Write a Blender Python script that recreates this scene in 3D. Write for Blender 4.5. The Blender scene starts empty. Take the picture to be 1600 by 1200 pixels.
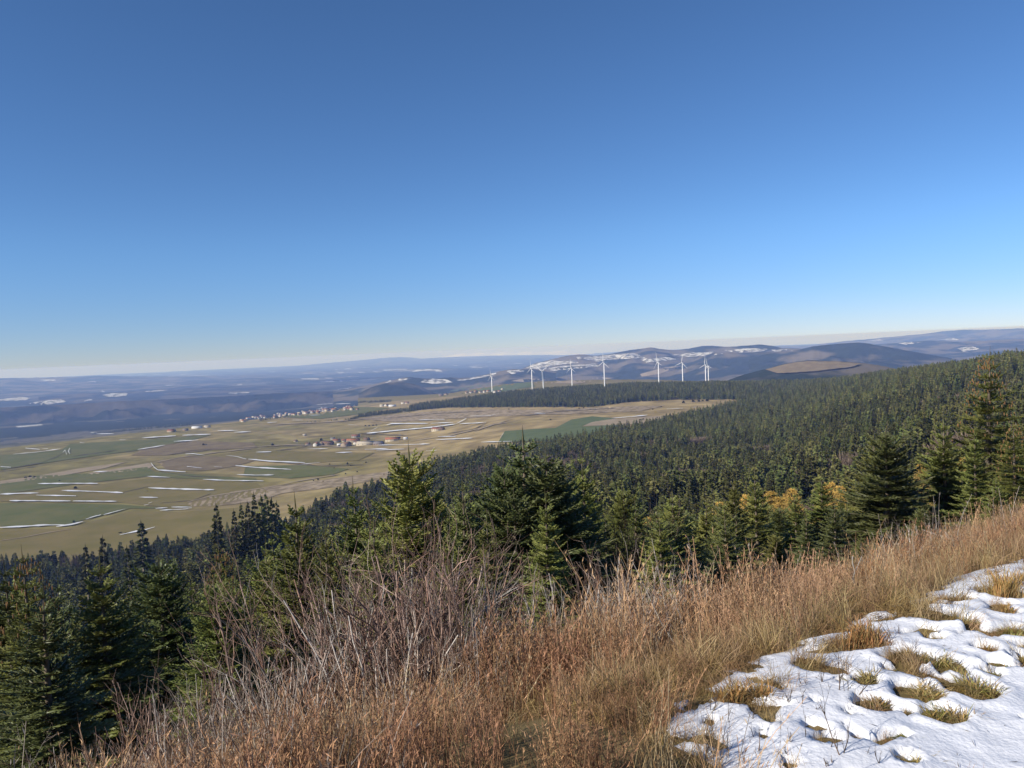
import bpy, math, random
import numpy as np
from mathutils import Vector, Matrix
from mathutils.bvhtree import BVHTree
from mathutils.geometry import delaunay_2d_cdt

random.seed(7)
RNG = np.random.default_rng(7)
SC = bpy.context.scene
COL = SC.collection
R = math.radians
EYE = np.array([0.0, 0.0, 1.6])

# ------------------------------------------------------------------ camera
FPX = 1208.0                       # focal length in pixels of the 1600 px wide photograph
PITCH, ROLL = R(2.65), R(2.43)
fwd = np.array([0, math.cos(PITCH), -math.sin(PITCH)])
up0 = np.array([0, math.sin(PITCH), math.cos(PITCH)])
rt0 = np.array([1.0, 0, 0])
rt = rt0 * math.cos(ROLL) - up0 * math.sin(ROLL)
up = up0 * math.cos(ROLL) + rt0 * math.sin(ROLL)
cd = bpy.data.cameras.new('camera')
cam = bpy.data.objects.new('camera', cd)
COL.objects.link(cam)
cd.sensor_width = 36.0
cd.lens = 36.0 * FPX / 1600.0
cd.clip_start = 0.05
cd.clip_end = 200000.0
cam.matrix_world = Matrix(((rt[0], up[0], -fwd[0], EYE[0]), (rt[1], up[1], -fwd[1], EYE[1]),
                           (rt[2], up[2], -fwd[2], EYE[2]), (0, 0, 0, 1)))
SC.camera = cam

# ------------------------------------------------------------------ sky, sun, exposure
SUN_EL, SUN_AZ = R(30), R(-121)     # azimuth measured from the view direction (+Y), negative = to the left
w = bpy.data.worlds.new('World')
SC.world = w
w.use_nodes = True
nt = w.node_tree
sky = nt.nodes.new('ShaderNodeTexSky')
sky.sky_type = 'NISHITA'
sky.sun_disc = False
sky.sun_elevation = SUN_EL
sky.sun_rotation = SUN_AZ
sky.altitude = 3000
sky.air_density = 1.0
sky.dust_density = 0.3
sky.ozone_density = 6.0
bg = nt.nodes['Background']
bg.inputs[1].default_value = 0.098
hs_ = nt.nodes.new('ShaderNodeHueSaturation'); hs_.inputs['Saturation'].default_value = 1.055
nt.links.new(sky.outputs[0], hs_.inputs['Color'])
# painted haze: sky colour greyed in the lowest few degrees all round
tcw = nt.nodes.new('ShaderNodeTexCoord'); sxz = nt.nodes.new('ShaderNodeSeparateXYZ'); nt.links.new(tcw.outputs['Generated'], sxz.inputs[0])
mrw = nt.nodes.new('ShaderNodeMapRange'); mrw.inputs[1].default_value = -0.01; mrw.inputs[2].default_value = 0.15; mrw.interpolation_type = 'SMOOTHSTEP'
nt.links.new(sxz.outputs['Z'], mrw.inputs[0])
mxw = nt.nodes.new('ShaderNodeMix'); mxw.data_type = 'RGBA'; mxw.inputs[6].default_value = (0.77, 0.71, 0.78, 1); mxw.inputs[7].default_value = (1, 1, 1, 1)
nt.links.new(mrw.outputs[0], mxw.inputs[0])
mlw = nt.nodes.new('ShaderNodeMix'); mlw.data_type = 'RGBA'; mlw.blend_type = 'MULTIPLY'; mlw.inputs[0].default_value = 1
nt.links.new(hs_.outputs[0], mlw.inputs[6]); nt.links.new(mxw.outputs[2], mlw.inputs[7]); nt.links.new(mlw.outputs[2], bg.inputs[0])
sl = bpy.data.lights.new('sun', 'SUN')
sl.energy = 4.4
sl.angle = R(0.53)
sl.color = (1.0, 0.93, 0.82)
so = bpy.data.objects.new('sun', sl)
COL.objects.link(so)
sdir = Vector((math.sin(SUN_AZ) * math.cos(SUN_EL), math.cos(SUN_AZ) * math.cos(SUN_EL), math.sin(SUN_EL)))
so.rotation_euler = sdir.to_track_quat('Z', 'Y').to_euler()
SC.view_settings.view_transform = 'Standard'
SC.view_settings.look = 'None'
SC.view_settings.exposure = 0.42
SC.view_settings.gamma = 1.0
SC.view_settings.use_curve_mapping = False
SC.cycles.max_bounces = 6
SC.cycles.diffuse_bounces = 2
SC.cycles.glossy_bounces = 1
SC.cycles.transmission_bounces = 2
SC.cycles.volume_bounces = 1
SC.cycles.use_denoising = True

# ------------------------------------------------------------------ projection helpers
def ray(px, py):
    d = fwd * FPX + rt * (px - 800.0) + up * (600.0 - py)
    return d / np.linalg.norm(d)

def project(P):
    q = np.asarray(P, float) - EYE
    c = q @ fwd
    c = np.where(c < 1e-3, 1e-3, c)
    return 800 + FPX * (q @ rt) / c, 600 - FPX * (q @ up) / c, q @ fwd

# ------------------------------------------------------------------ noise
def _hash(ix, iy, s):
    n = (ix.astype(np.int64) * 374761393 + iy.astype(np.int64) * 668265263 + s * 1274126177) & 0xffffffff
    n = ((n ^ (n >> 13)) * 1103515245) & 0xffffffff
    n = n ^ (n >> 16)
    return (n & 0xffff) / 65535.0

def vnoise(x, y, s=0):
    x = np.asarray(x, float); y = np.asarray(y, float)
    ix = np.floor(x); iy = np.floor(y)
    fx = x - ix; fy = y - iy
    fx = fx * fx * (3 - 2 * fx); fy = fy * fy * (3 - 2 * fy)
    a = _hash(ix, iy, s); b = _hash(ix + 1, iy, s); c = _hash(ix, iy + 1, s); d = _hash(ix + 1, iy + 1, s)
    return (a * (1 - fx) + b * fx) * (1 - fy) + (c * (1 - fx) + d * fx) * fy

def fbm(x, y, s=0, o=4):
    t = 0; a = 0.5; n = 0
    for i in range(o):
        t = t + a * vnoise(x * 2 ** i + 17.3 * i, y * 2 ** i - 9.1 * i, s + i); n += a; a *= 0.5
    return t / n - 0.5

def smooth(a, b, x):
    t = np.clip((x - a) / (b - a), 0, 1)
    return t * t * (3 - 2 * t)

# ------------------------------------------------------------------ land heights
# columns: photograph column -> (distance, height relative to the eye)
KN = {
    -900: [(80, -30), (300, -90), (900, -180), (3000, -260), (5000, -430)],
    -400: [(80, -37), (200, -82), (400, -140), (700, -205), (950, -230), (2900, -240), (3800, -380)],
    0: [(80, -38), (200, -82), (400, -140), (700, -205), (950, -230), (2900, -232), (3600, -360)],
    200: [(80, -38), (200, -80), (400, -135), (700, -195), (1000, -230), (3050, -232), (3800, -340)],
    400: [(80, -36), (200, -75), (400, -125), (600, -162), (900, -205), (1300, -230), (3300, -233), (4200, -330)],
    600: [(80, -33), (200, -70), (400, -112), (600, -150), (1150, -198), (1600, -222), (2050, -230), (3000, -228), (4000, -236), (5200, -340)],
    800: [(80, -31), (200, -66), (400, -100), (700, -135), (1400, -184), (2400, -180), (2900, -170), (3400, -200), (4200, -235), (5200, -330)],
    1000: [(80, -30), (200, -64), (400, -100), (800, -145), (1500, -168), (2200, -166), (2800, -152), (3400, -190), (4500, -300)],
    1200: [(80, -28), (250, -70), (450, -100), (900, -144), (1700, -168), (2100, -168), (2600, -148), (3200, -200), (4500, -260)],
    1400: [(80, -26), (250, -62), (450, -82), (800, -96), (1900, -90), (2300, -110), (3300, -230), (4500, -260)],
    1600: [(80, -18), (250, -46), (500, -64), (900, -74), (1400, -50), (1800, -70), (3000, -230), (4500, -300)],
    2100: [(80, -10), (250, -22), (500, -35), (900, -50), (1400, -50), (2000, -110), (4500, -300)],
}
LD0, LD1, NLD = math.log(30.0), math.log(70000.0), 420
ldg = np.linspace(LD0, LD1, NLD)
pxs = sorted(KN)
cols_az = [math.degrees(math.atan((p - 800) / FPX)) for p in pxs]
tab = []
for p in pxs:
    k = KN[p]
    tail = [(6500, -430), (12000, -450), (70000, -460)]
    ld = [math.log(a) for a, b in k + tail]; zz = [b for a, b in k + tail]
    tab.append(np.interp(ldg, ld, zz))
back = np.interp(ldg, [math.log(q) for q in (30, 200, 800, 3000, 7000, 70000)], [-2.5, -6, -30, -150, -420, -460])
tab = [back] + tab + [back]
cols_az = [-170.0] + cols_az + [170.0]
AZG = np.arange(-180, 180.01, 1.0)
T = np.array([np.interp(AZG, cols_az, np.array(tab)[:, j]) for j in range(NLD)]).T   # (az, ld)
def _sm(A, n, ax):
    k = np.exp(-0.5 * (np.arange(-3 * n, 3 * n + 1) / n) ** 2); k /= k.sum()
    A = np.moveaxis(A, ax, -1)
    P = np.pad(A, [(0, 0)] * (A.ndim - 1) + [(3 * n, 3 * n)], mode='edge')
    o = np.apply_along_axis(lambda r: np.convolve(r, k, 'valid'), -1, P)
    return np.moveaxis(o, -1, ax)
T = _sm(_sm(T, 2, 0), 3, 1)

PE0 = np.array([0.74, 3.2]); UE = np.array([0.865, 0.502]); NE = np.array([-0.502, 0.865])
def s_of(x, y):
    return (x - PE0[0]) * NE[0] + (y - PE0[1]) * NE[1]
def u_of(x, y):
    return (x - PE0[0]) * UE[0] + (y - PE0[1]) * UE[1]

def near_z(x, y):
    s = s_of(x, y)
    z = -1.6 - 0.5 * np.logaddexp(0, (s - .42) * 6) / 6
    z = z - 0.05 * np.minimum(np.maximum(1.0 - u_of(x, y), 0), 12) * smooth(0, 3, s)
    z = z + 0.07 * np.maximum(s - 6, 0) * smooth(4, 9, s)
    z = z + 0.05 * np.minimum(np.maximum(-s - 3.5, 0), 30)
    return z + 0.10 * fbm(x * 0.45, y * 0.45, 3) + 0.5 * fbm(x * 0.08, y * 0.08, 5) * smooth(4, 12, np.abs(s))

def H(x, y):
    """height above the track datum (eye = 1.6)"""
    x = np.asarray(x, float); y = np.asarray(y, float)
    d = np.maximum(np.hypot(x, y), 0.05)
    az = np.degrees(np.arctan2(x, y))
    fa = (az + 180.0); ia = np.clip(np.floor(fa).astype(int), 0, len(AZG) - 2); ta = fa - ia
    fl = np.clip((np.log(d) - LD0) / (LD1 - LD0) * (NLD - 1), 0, NLD - 1.001); il = np.floor(fl).astype(int); tl = fl - il
    z = (T[ia, il] * (1 - ta) + T[ia + 1, il] * ta) * (1 - tl) + (T[ia, il + 1] * (1 - ta) + T[ia + 1, il + 1] * ta) * tl
    amp = np.clip(d * 0.004, 0, 5) * (1 - .7 * smooth(700, 1000, d))
    z = z + amp * 2 * fbm(x / 90.0, y / 90.0, 11) * smooth(40, 150, d)
    z = z + 10 * fbm(x / 500.0, y / 500.0, 15) * smooth(300, 900, d) * (1 - smooth(3000, 4000, d))
    far = smooth(5200, 8500, d)
    z = z + far * (200 * fbm(x / 2600.0, y / 2600.0, 21, 5))*(1-smooth(16000,30000,d))
    b = smooth(45, 78, d)
    return near_z(x, y) * (1 - b) + z * b + 1.6

# ------------------------------------------------------------------ mesh helpers
class MB:
    def __init__(self): self.v = []; self.f = []; self.c = []; self.m = []; self.n = 0
    def add(self, v, f, c=None, m=0):
        v = np.asarray(v, float).reshape(-1, 3)
        for fa in (f if isinstance(f, list) and len(f) and isinstance(f[0], np.ndarray) and f[0].ndim == 2 else [np.asarray(f)]):
            if len(fa):
                self.f.append(fa + self.n); self.m.append(np.full(len(fa), m))
        self.v.append(v); self.n += len(v)
        if c is None: c = np.ones((len(v), 3))
        c = np.asarray(c, float)
        if c.ndim == 1: c = np.tile(c, (len(v), 1)) if len(c) == 3 else np.repeat(c[:, None], 3, 1)
        self.c.append(c)
    def mesh(self, name, mats, smooth_=False):
        me = bpy.data.meshes.new(name)
        v = np.concatenate(self.v); me.vertices.add(len(v)); me.vertices.foreach_set('co', v.ravel())
        li = np.concatenate([f.ravel() for f in self.f]); tot = np.concatenate([np.full(len(f), f.shape[1]) for f in self.f])
        st = np.concatenate([[0], np.cumsum(tot)[:-1]])
        me.loops.add(len(li)); me.loops.foreach_set('vertex_index', li.astype(np.int32))
        me.polygons.add(len(tot)); me.polygons.foreach_set('loop_start', st.astype(np.int32))
        me.polygons.foreach_set('loop_total', tot.astype(np.int32))
        me.polygons.foreach_set('material_index', np.concatenate(self.m).astype(np.int32))
        if smooth_: me.polygons.foreach_set('use_smooth', np.ones(len(tot), bool))
        for m in (mats if isinstance(mats, (list, tuple)) else [mats]): me.materials.append(m)
        me.update(calc_edges=True)
        c = np.concatenate(self.c)
        a = me.color_attributes.new('Col', 'FLOAT_COLOR', 'POINT')
        a.data.foreach_set('color', np.concatenate([c, np.ones((len(c), 1))], 1).ravel())
        return me

def link(name, me, parent=None, loc=None, rot=None, scale=None, **props):
    o = bpy.data.objects.new(name, me)
    COL.objects.link(o)
    if parent is not None: o.parent = parent
    if loc is not None: o.location = loc
    if rot is not None: o.rotation_euler = rot
    if scale is not None: o.scale = (scale,) * 3 if isinstance(scale, (int, float)) else scale
    for k, v in props.items(): o[k] = v
    return o

def nrm(a):
    return a / np.maximum(np.linalg.norm(a, axis=-1, keepdims=True), 1e-9)

def kites(mb, P0, P1, w, col, m=0, cross=True, mid=0.35):
    """needle-clad shoots: slim crossed kites from P0 to P1"""
    P0 = np.atleast_2d(P0); P1 = np.atleast_2d(P1); n = len(P0)
    if n == 0: return
    d = nrm(P1 - P0)
    a = np.cross(d, np.array([0.0, 0, 1])); a = np.where(np.linalg.norm(a, axis=1, keepdims=True) < 1e-3, np.array([1.0, 0, 0]), a); a = nrm(a)
    b = np.cross(a, d)
    th = RNG.uniform(-.5, .5, n)[:, None]
    a, b = a * np.cos(th) + b * np.sin(th), b * np.cos(th) - a * np.sin(th)
    M = P0 + (P1 - P0) * mid; w = np.broadcast_to(np.asarray(w, float), (n,))[:, None]
    V = np.stack([P0, M + a * w, P1, M - a * w], 1).reshape(-1, 3)
    F = np.arange(4 * n).reshape(n, 4)
    cc = np.repeat(np.broadcast_to(col, (n, 3)), 4, 0).copy()
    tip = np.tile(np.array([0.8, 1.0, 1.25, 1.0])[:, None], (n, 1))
    mb.add(V, F, cc * tip, m)
    if cross:
        V2 = np.stack([P0, M + b * w * .8, P1, M - b * w * .8], 1).reshape(-1, 3)
        mb.add(V2, F.copy(), cc * tip, m)

def tube(mb, P, r, sides=4, col=(1, 1, 1), m=0, cap=False):
    P = np.asarray(P, float); n = len(P); r = np.broadcast_to(np.asarray(r, float), (n,))
    t = np.gradient(P, axis=0); t = nrm(t)
    ref = np.array([0.31, 0.17, 0.2]) if abs(t[0][2]) > .9 else np.array([0, 0, 1.0])
    a = nrm(np.cross(t, ref)); b = np.cross(t, a)
    th = np.arange(sides) * 2 * math.pi / sides
    V = P[:, None, :] + r[:, None, None] * (a[:, None, :] * np.cos(th)[None, :, None] + b[:, None, :] * np.sin(th)[None, :, None])
    i = np.arange(n - 1)[:, None] * sides; j = np.arange(sides)[None, :]; j2 = (j + 1) % sides
    F = np.stack([i + j, i + j2, i + sides + j2, i + sides + j], -1).reshape(-1, 4)
    mb.add(V.reshape(-1, 3), F, np.tile(np.asarray(col, float), (n * sides, 1)), m)
    if cap: mb.add(V[-1], np.arange(sides)[None, :], np.tile(np.asarray(col, float), (sides, 1)), m)

def box(mb, c, s, rz=0.0, m=0, col=(1, 1, 1)):
    x, y, z = np.array(s) / 2.0
    v = np.array([[-x, -y, -z], [x, -y, -z], [x, y, -z], [-x, y, -z], [-x, -y, z], [x, -y, z], [x, y, z], [-x, y, z]])
    ca, sa = math.cos(rz), math.sin(rz)
    v = v @ np.array([[ca, sa, 0], [-sa, ca, 0], [0, 0, 1]]) + np.asarray(c)
    f = np.array([[0, 3, 2, 1], [4, 5, 6, 7], [0, 1, 5, 4], [1, 2, 6, 5], [2, 3, 7, 6], [3, 0, 4, 7]])
    mb.add(v, f, np.tile(np.asarray(col, float), (8, 1)), m)

# ------------------------------------------------------------------ materials
def mat(name, c, c2=None, scale=5.0, detail=4.0, rough=0.85, attr=True, vary=0.0, huevary=0.0, trans=0.0, bump=0.0,
        bscale=None, spec=0.2, coords='Object', ramp=(0.35, 0.65), tcol=None):
    m = bpy.data.materials.new(name); m.use_nodes = True
    t = m.node_tree; N = t.nodes; L = t.links
    b = N['Principled BSDF']; b.inputs['Roughness'].default_value = rough
    b.inputs['Specular IOR Level'].default_value = spec
    geo = N.new('ShaderNodeNewGeometry'); tc = N.new('ShaderNodeTexCoord')
    src = geo.outputs['Position'] if coords == 'World' else tc.outputs['Object']
    if c2 is not None:
        no = N.new('ShaderNodeTexNoise'); no.inputs['Scale'].default_value = scale; no.inputs['Detail'].default_value = detail
        L.new(src, no.inputs['Vector'])
        rp = N.new('ShaderNodeMapRange'); rp.inputs[1].default_value = ramp[0]; rp.inputs[2].default_value = ramp[1]
        L.new(no.outputs[0], rp.inputs[0])
        mx = N.new('ShaderNodeMix'); mx.data_type = 'RGBA'
        mx.inputs[6].default_value = (*c, 1); mx.inputs[7].default_value = (*c2, 1)
        L.new(rp.outputs[0], mx.inputs[0]); out = mx.outputs[2]
    else:
        rgb = N.new('ShaderNodeRGB'); rgb.outputs[0].default_value = (*c, 1); out = rgb.outputs[0]
    if attr:
        at = N.new('ShaderNodeVertexColor'); at.layer_name = 'Col'
        mm = N.new('ShaderNodeMix'); mm.data_type = 'RGBA'; mm.blend_type = 'MULTIPLY'; mm.inputs[0].default_value = 1
        L.new(out, mm.inputs[6]); L.new(at.outputs[0], mm.inputs[7]); out = mm.outputs[2]
    if vary or huevary:
        oi = N.new('ShaderNodeObjectInfo'); hs = N.new('ShaderNodeHueSaturation')
        a = N.new('ShaderNodeMapRange'); a.inputs[3].default_value = 1 - vary; a.inputs[4].default_value = 1 + vary
        L.new(oi.outputs['Random'], a.inputs[0]); L.new(a.outputs[0], hs.inputs['Value'])
        if huevary:
            w1 = N.new('ShaderNodeMath'); w1.operation = 'MULTIPLY'; w1.inputs[1].default_value = 7.31
            w2 = N.new('ShaderNodeMath'); w2.operation = 'FRACT'
            L.new(oi.outputs['Random'], w1.inputs[0]); L.new(w1.outputs[0], w2.inputs[0])
            h = N.new('ShaderNodeMapRange'); h.inputs[3].default_value = 0.5 - huevary; h.inputs[4].default_value = 0.5 + huevary
            L.new(w2.outputs[0], h.inputs[0]); L.new(h.outputs[0], hs.inputs['Hue'])
        L.new(out, hs.inputs['Color']); out = hs.outputs[0]
    L.new(out, b.inputs['Base Color'])
    if bump:
        nb = N.new('ShaderNodeTexNoise'); nb.inputs['Scale'].default_value = bscale or scale * 3; nb.inputs['Detail'].default_value = 6
        L.new(src, nb.inputs['Vector'])
        bp = N.new('ShaderNodeBump'); bp.inputs['Strength'].default_value = 1; bp.inputs['Distance'].default_value = bump
        L.new(nb.outputs[0], bp.inputs['Height']); L.new(bp.outputs[0], b.inputs['Normal'])
    if trans:
        tr = N.new('ShaderNodeBsdfTranslucent'); ms = N.new('ShaderNodeMixShader'); ms.inputs[0].default_value = trans
        L.new(out, tr.inputs[0]); L.new(b.outputs[0], ms.inputs[1]); L.new(tr.outputs[0], ms.inputs[2])
        L.new(ms.outputs[0], N['Material Output'].inputs[0])
    return m

M_GROUND = mat('ground_cover', (0.75, 0.75, 0.75), (1.2, 1.2, 1.15), scale=0.02, detail=9, coords='World', rough=1, spec=0)
M_HILL = mat('hill_cover', (0.024, 0.032, 0.020), (0.15, 0.125, 0.085), scale=0.0022, detail=9, coords='World', rough=1, spec=0,
             ramp=(0.47, 0.56), bump=30, bscale=0.004)
M_SNOWFAR = mat('far_snow', (0.80, 0.81, 0.84), (0.62, 0.62, 0.62), scale=0.02, coords='World', rough=.7, spec=.1, attr=False)
M_SNOWPALE = mat('patchy_snow', (0.62, 0.61, 0.60), (0.13, 0.12, 0.10), scale=0.014, detail=9, coords='World', rough=.9, spec=0, attr=False, ramp=(.44, .58))
M_FGREEN = mat('green_crop', (0.100, 0.128, 0.060), (0.120, 0.145, 0.072), scale=0.03, coords='World', rough=1, spec=0, attr=False)
M_FGREEN2 = mat('winter_grass', (0.115, 0.128, 0.048), (0.150, 0.145, 0.062), scale=0.02, coords='World', rough=1, spec=0, attr=False)
M_FOLIVE = mat('olive_pasture', (0.165, 0.142, 0.052), (0.205, 0.165, 0.072), scale=0.02, coords='World', rough=1, spec=0, attr=False)
M_FBROWN = mat('brown_heath', (0.170, 0.130, 0.078), (0.215, 0.170, 0.100), scale=0.03, coords='World', rough=1, spec=0, attr=False)
M_FTAN = mat('tan_stubble', (0.27, 0.215, 0.145), (0.33, 0.27, 0.19), scale=0.03, coords='World', rough=1, spec=0, attr=False)
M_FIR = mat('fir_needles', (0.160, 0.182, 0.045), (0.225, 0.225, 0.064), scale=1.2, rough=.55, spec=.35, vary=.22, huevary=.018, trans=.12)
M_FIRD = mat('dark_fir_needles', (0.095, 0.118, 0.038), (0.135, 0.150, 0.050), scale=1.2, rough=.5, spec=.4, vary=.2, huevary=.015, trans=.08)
M_CONESP = mat('yellowish_spruce_needles', (0.120, 0.135, 0.030), (0.165, 0.165, 0.042), scale=1.2, rough=.6, spec=.3, vary=.1, trans=.12)
M_SPRUCE = mat('forest_needles', (0.062, 0.076, 0.022), (0.128, 0.126, 0.042), scale=.25, detail=3, rough=.8, spec=.15, vary=.6, huevary=.03, coords='Object')
M_LARCH = mat('larch_needles', (0.70, 0.48, 0.14), (0.58, 0.42, 0.14), scale=.8, rough=.8, spec=.1, vary=.15, trans=.25)
M_BARK = mat('bark', (0.11, 0.085, 0.06), (0.19, 0.16, 0.125), scale=6, rough=.95, spec=.1, vary=.2)
M_PALEBARK = mat('pale_bark', (0.26, 0.22, 0.17), (0.17, 0.14, 0.11), scale=2, rough=.95, spec=.1, vary=.2)
M_TWIG = mat('bare_twigs', (0.15, 0.09, 0.07), (0.37, 0.275, 0.225), scale=4, rough=.8, spec=.2)
M_TWIGG = mat('grey_twigs', (0.33, 0.30, 0.27), (0.46, 0.42, 0.37), scale=5, rough=.8, spec=.2)
M_BROWNTREE = mat('bare_crown', (0.13, 0.10, 0.075), (0.19, 0.145, 0.11), scale=.4, rough=.95, spec=.05, vary=.25)
M_CONE = mat('cones', (0.26, 0.15, 0.065), (0.18, 0.10, 0.045), scale=9, rough=.7, attr=False)
M_STRAW = mat('dry_stems', (0.29, 0.160, 0.086), (0.44, 0.29, 0.165), scale=1.7, rough=.75, spec=.2, vary=.42, huevary=.010, trans=.12)
M_TAN = mat('tan_grass', (0.43, 0.315, 0.17), (0.33, 0.225, 0.115), scale=2.5, rough=.75, spec=.2, vary=.25, huevary=.02, trans=.2)
M_TUFT = mat('tuft_grass', (0.30, 0.23, 0.085), (0.44, 0.33, 0.16), scale=9, rough=.7, spec=.25, vary=.15, huevary=.02, trans=.2)
M_WEED = mat('dark_weed', (0.085, 0.065, 0.05), (0.15, 0.11, 0.08), scale=9, rough=.85, spec=.1)
M_WHITE = mat('turbine_white', (0.80, 0.80, 0.80), None, rough=.4, spec=.4, attr=False)
M_DARK = mat('dark_opening', (0.03, 0.03, 0.035), None, rough=.5, attr=False)

# ------------------------------------------------------------------ the ground
az_in = np.arange(-39, 39.01, 0.15)
az_l = np.concatenate([np.arange(-180, -60, 5.0), np.arange(-60, -39, 1.0)])
az_r = np.concatenate([np.arange(40, 60, 1.0), np.arange(60, 180.1, 5.0)])
AZ = np.radians(np.concatenate([az_l, az_in, az_r]))
def geom(a, b, q): return list(a * np.exp(np.arange(0, math.log(b / a), q)))
RG = np.array(geom(.5, 30, .04) + geom(30, 900, .025) + geom(900, 4600, .009) + geom(4600, 44000, .022) + [44000])
A, D = np.meshgrid(AZ, RG, indexing='ij')
X = D * np.sin(A); Y = D * np.cos(A); Z = H(X, Y)
na, nr = A.shape
V = np.stack([X, Y, Z], -1).reshape(-1, 3)
i = np.arange(na - 1)[:, None] * nr; j = np.arange(nr - 1)[None, :]
F = np.stack([i + j, i + nr + j, i + nr + j + 1, i + j + 1], -1).reshape(-1, 4)[:, ::-1]
# centre disc
cx = len(V); V = np.vstack([V, [[0, 0, float(H(0.0, 0.01))]]])
F3 = np.stack([np.full(na - 1, cx), (np.arange(na - 1) + 1) * nr, np.arange(na - 1) * nr], 1)[:, ::-1]

# forest outline on the photograph, used as a land-cover map (feet of the trees)
FOREST = [(-500, 925), (0, 897), (100, 890), (240, 872), (330, 858), (440, 838), (520, 795), (600, 765), (700, 727), (800, 706), (870, 698),
          (1000, 672), (1156, 632), (1150, 624), (1040, 625), (985, 628), (925, 636), (860, 636), (800, 636), (700, 637), (640, 642), (640, 636), (700, 622),
          (760, 608), (850, 604), (943, 597), (1060, 594), (1200, 588), (1300, 581), (1400, 567), (1470, 552), (1600, 545), (2100, 540), (2600, 1300),
          (-600, 1300)]
def inside(px, py, poly):
    px = np.asarray(px); py = np.asarray(py); r = np.zeros(px.shape, bool); n = len(poly); k = n - 1
    for q in range(n):
        x1, y1 = poly[q]; x2, y2 = poly[k]
        if y1 != y2:
            c = ((y1 > py) != (y2 > py)) & (px < (x2 - x1) * (py - y1) / (y2 - y1) + x1)
            r ^= c
        k = q
    return r
def is_forest(x, y, z):
    px, py, c = project(np.stack([x, y, z], -1))
    d = np.hypot(x, y)
    az = np.abs(np.degrees(np.arctan2(x, y)))
    return inside(px, py, FOREST) & (d > 26) & (az < 60) & (d < 3100) & (c > 5)
PX, PY, PC = project(V)
DD = np.hypot(V[:, 0], V[:, 1])
ss = s_of(V[:, 0], V[:, 1])
n1 = fbm(V[:, 0] / 160, V[:, 1] / 160, 31)[:, None]; n2 = fbm(V[:, 0] / 45, V[:, 1] / 45, 33)[:, None]
olive = np.array([0.205, 0.176, 0.072]); brown = np.array([0.310, 0.238, 0.125])
t = np.clip(0.5 + 2.2 * n1 + (PX[:, None] - 450) / 500.0, 0, 1)
C = (olive * (1 - t) + brown * t) * (1 + .7 * n2)
fl = is_forest(V[:, 0], V[:, 1], V[:, 2])[:, None]
C = np.where(fl, np.array([0.045, 0.038, 0.025]) * (1 + n2), C)
far = smooth(4200, 5200, DD)[:, None]
nf = fbm(V[:, 0] / 900, V[:, 1] / 900, 41, 5)[:, None]
nf = nf + .5 * fbm(V[:, 0] / 260, V[:, 1] / 420, 43, 3)[:, None]
fc = np.where(nf > 0.09, np.array([0.11, 0.10, 0.075]), np.array([0.024, 0.03, 0.024]))
fc = np.where(nf > 0.27, np.array([0.6, 0.6, 0.6]), fc)
C = C * (1 - far) + fc * far
nearc = np.array([0.20, 0.15, 0.075]) * (1 + fbm(V[:, 0] * 3, V[:, 1] * 3, 51)[:, None])
k = (smooth(14, 30, DD))[:, None]
C = nearc * (1 - k) + C * k
mb = MB(); mb.add(V, [F, F3], C)
terr = link('ground', mb.mesh('ground', M_GROUND, True), kind='structure')

# ------------------------------------------------------------------ hills
def at(px, py, d):
    r = ray(px, py); h = math.hypot(r[0], r[1])
    return EYE + r * (d / h)

HILLS = []
def hill(name, outline, d, base, wf, wb, seed, rough_=1.0, step=3.0, mat_=None, tone=1.0):
    xs = np.array([p[0] for p in outline], float); ys = np.array([p[1] for p in outline], float)
    px = np.arange(xs[0], xs[-1] + .1, step); py = np.interp(px, xs, ys)
    k = np.exp(-0.5 * (np.arange(-4, 5) / 1.8) ** 2); k /= k.sum()
    py = np.convolve(np.pad(py, 4, mode='edge'), k, 'valid')
    rows = np.concatenate([-np.linspace(1, 0, 16) ** 1.3, np.linspace(0, 1, 6)[1:]])
    V = np.zeros((len(px), len(rows), 3))
    for a in range(len(px)):
        top = at(px[a], py[a], d)
        dirh = top[:2] / np.linalg.norm(top[:2])
        e = min(1.0, a / 6.0, (len(px) - 1 - a) / 6.0)
        for b, tt in enumerate(rows):
            dd = d * (1 + (wf if tt < 0 else wb) * tt)
            x, y = dirh * dd
            f = 1 - abs(tt)
            f = f * f * (3 - 2 * f) if tt > 0 else f ** 0.9
            bz = base + 1.6
            z = bz + (top[2] - bz) * f
            nn = (float(fbm(x / (d * .035), y / (d * .035), seed, 5)) - .22) * (top[2] - bz) * .75 * rough_
            z += nn * min(1, abs(tt) * 4) * (1 - abs(tt)) * 1.6
            if tt == 0: z += float(fbm(x / (d * .004), y / (d * .004), seed + 9, 3)) * d * 0.0008
            V[a, b] = (x, y, z)
    n, m_ = V.shape[:2]
    i = np.arange(n - 1)[:, None] * m_; j = np.arange(m_ - 1)[None, :]
    F = np.stack([i + j, i + m_ + j, i + m_ + j + 1, i + j + 1], -1).reshape(-1, 4)[:, ::-1]
    mb = MB(); mb.add(V.reshape(-1, 3), F, np.full((n * m_, 3), tone))
    o = link(name, mb.mesh(name, mat_ or M_HILL, True), kind='structure')
    HILLS.append(o)
    return o

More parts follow.
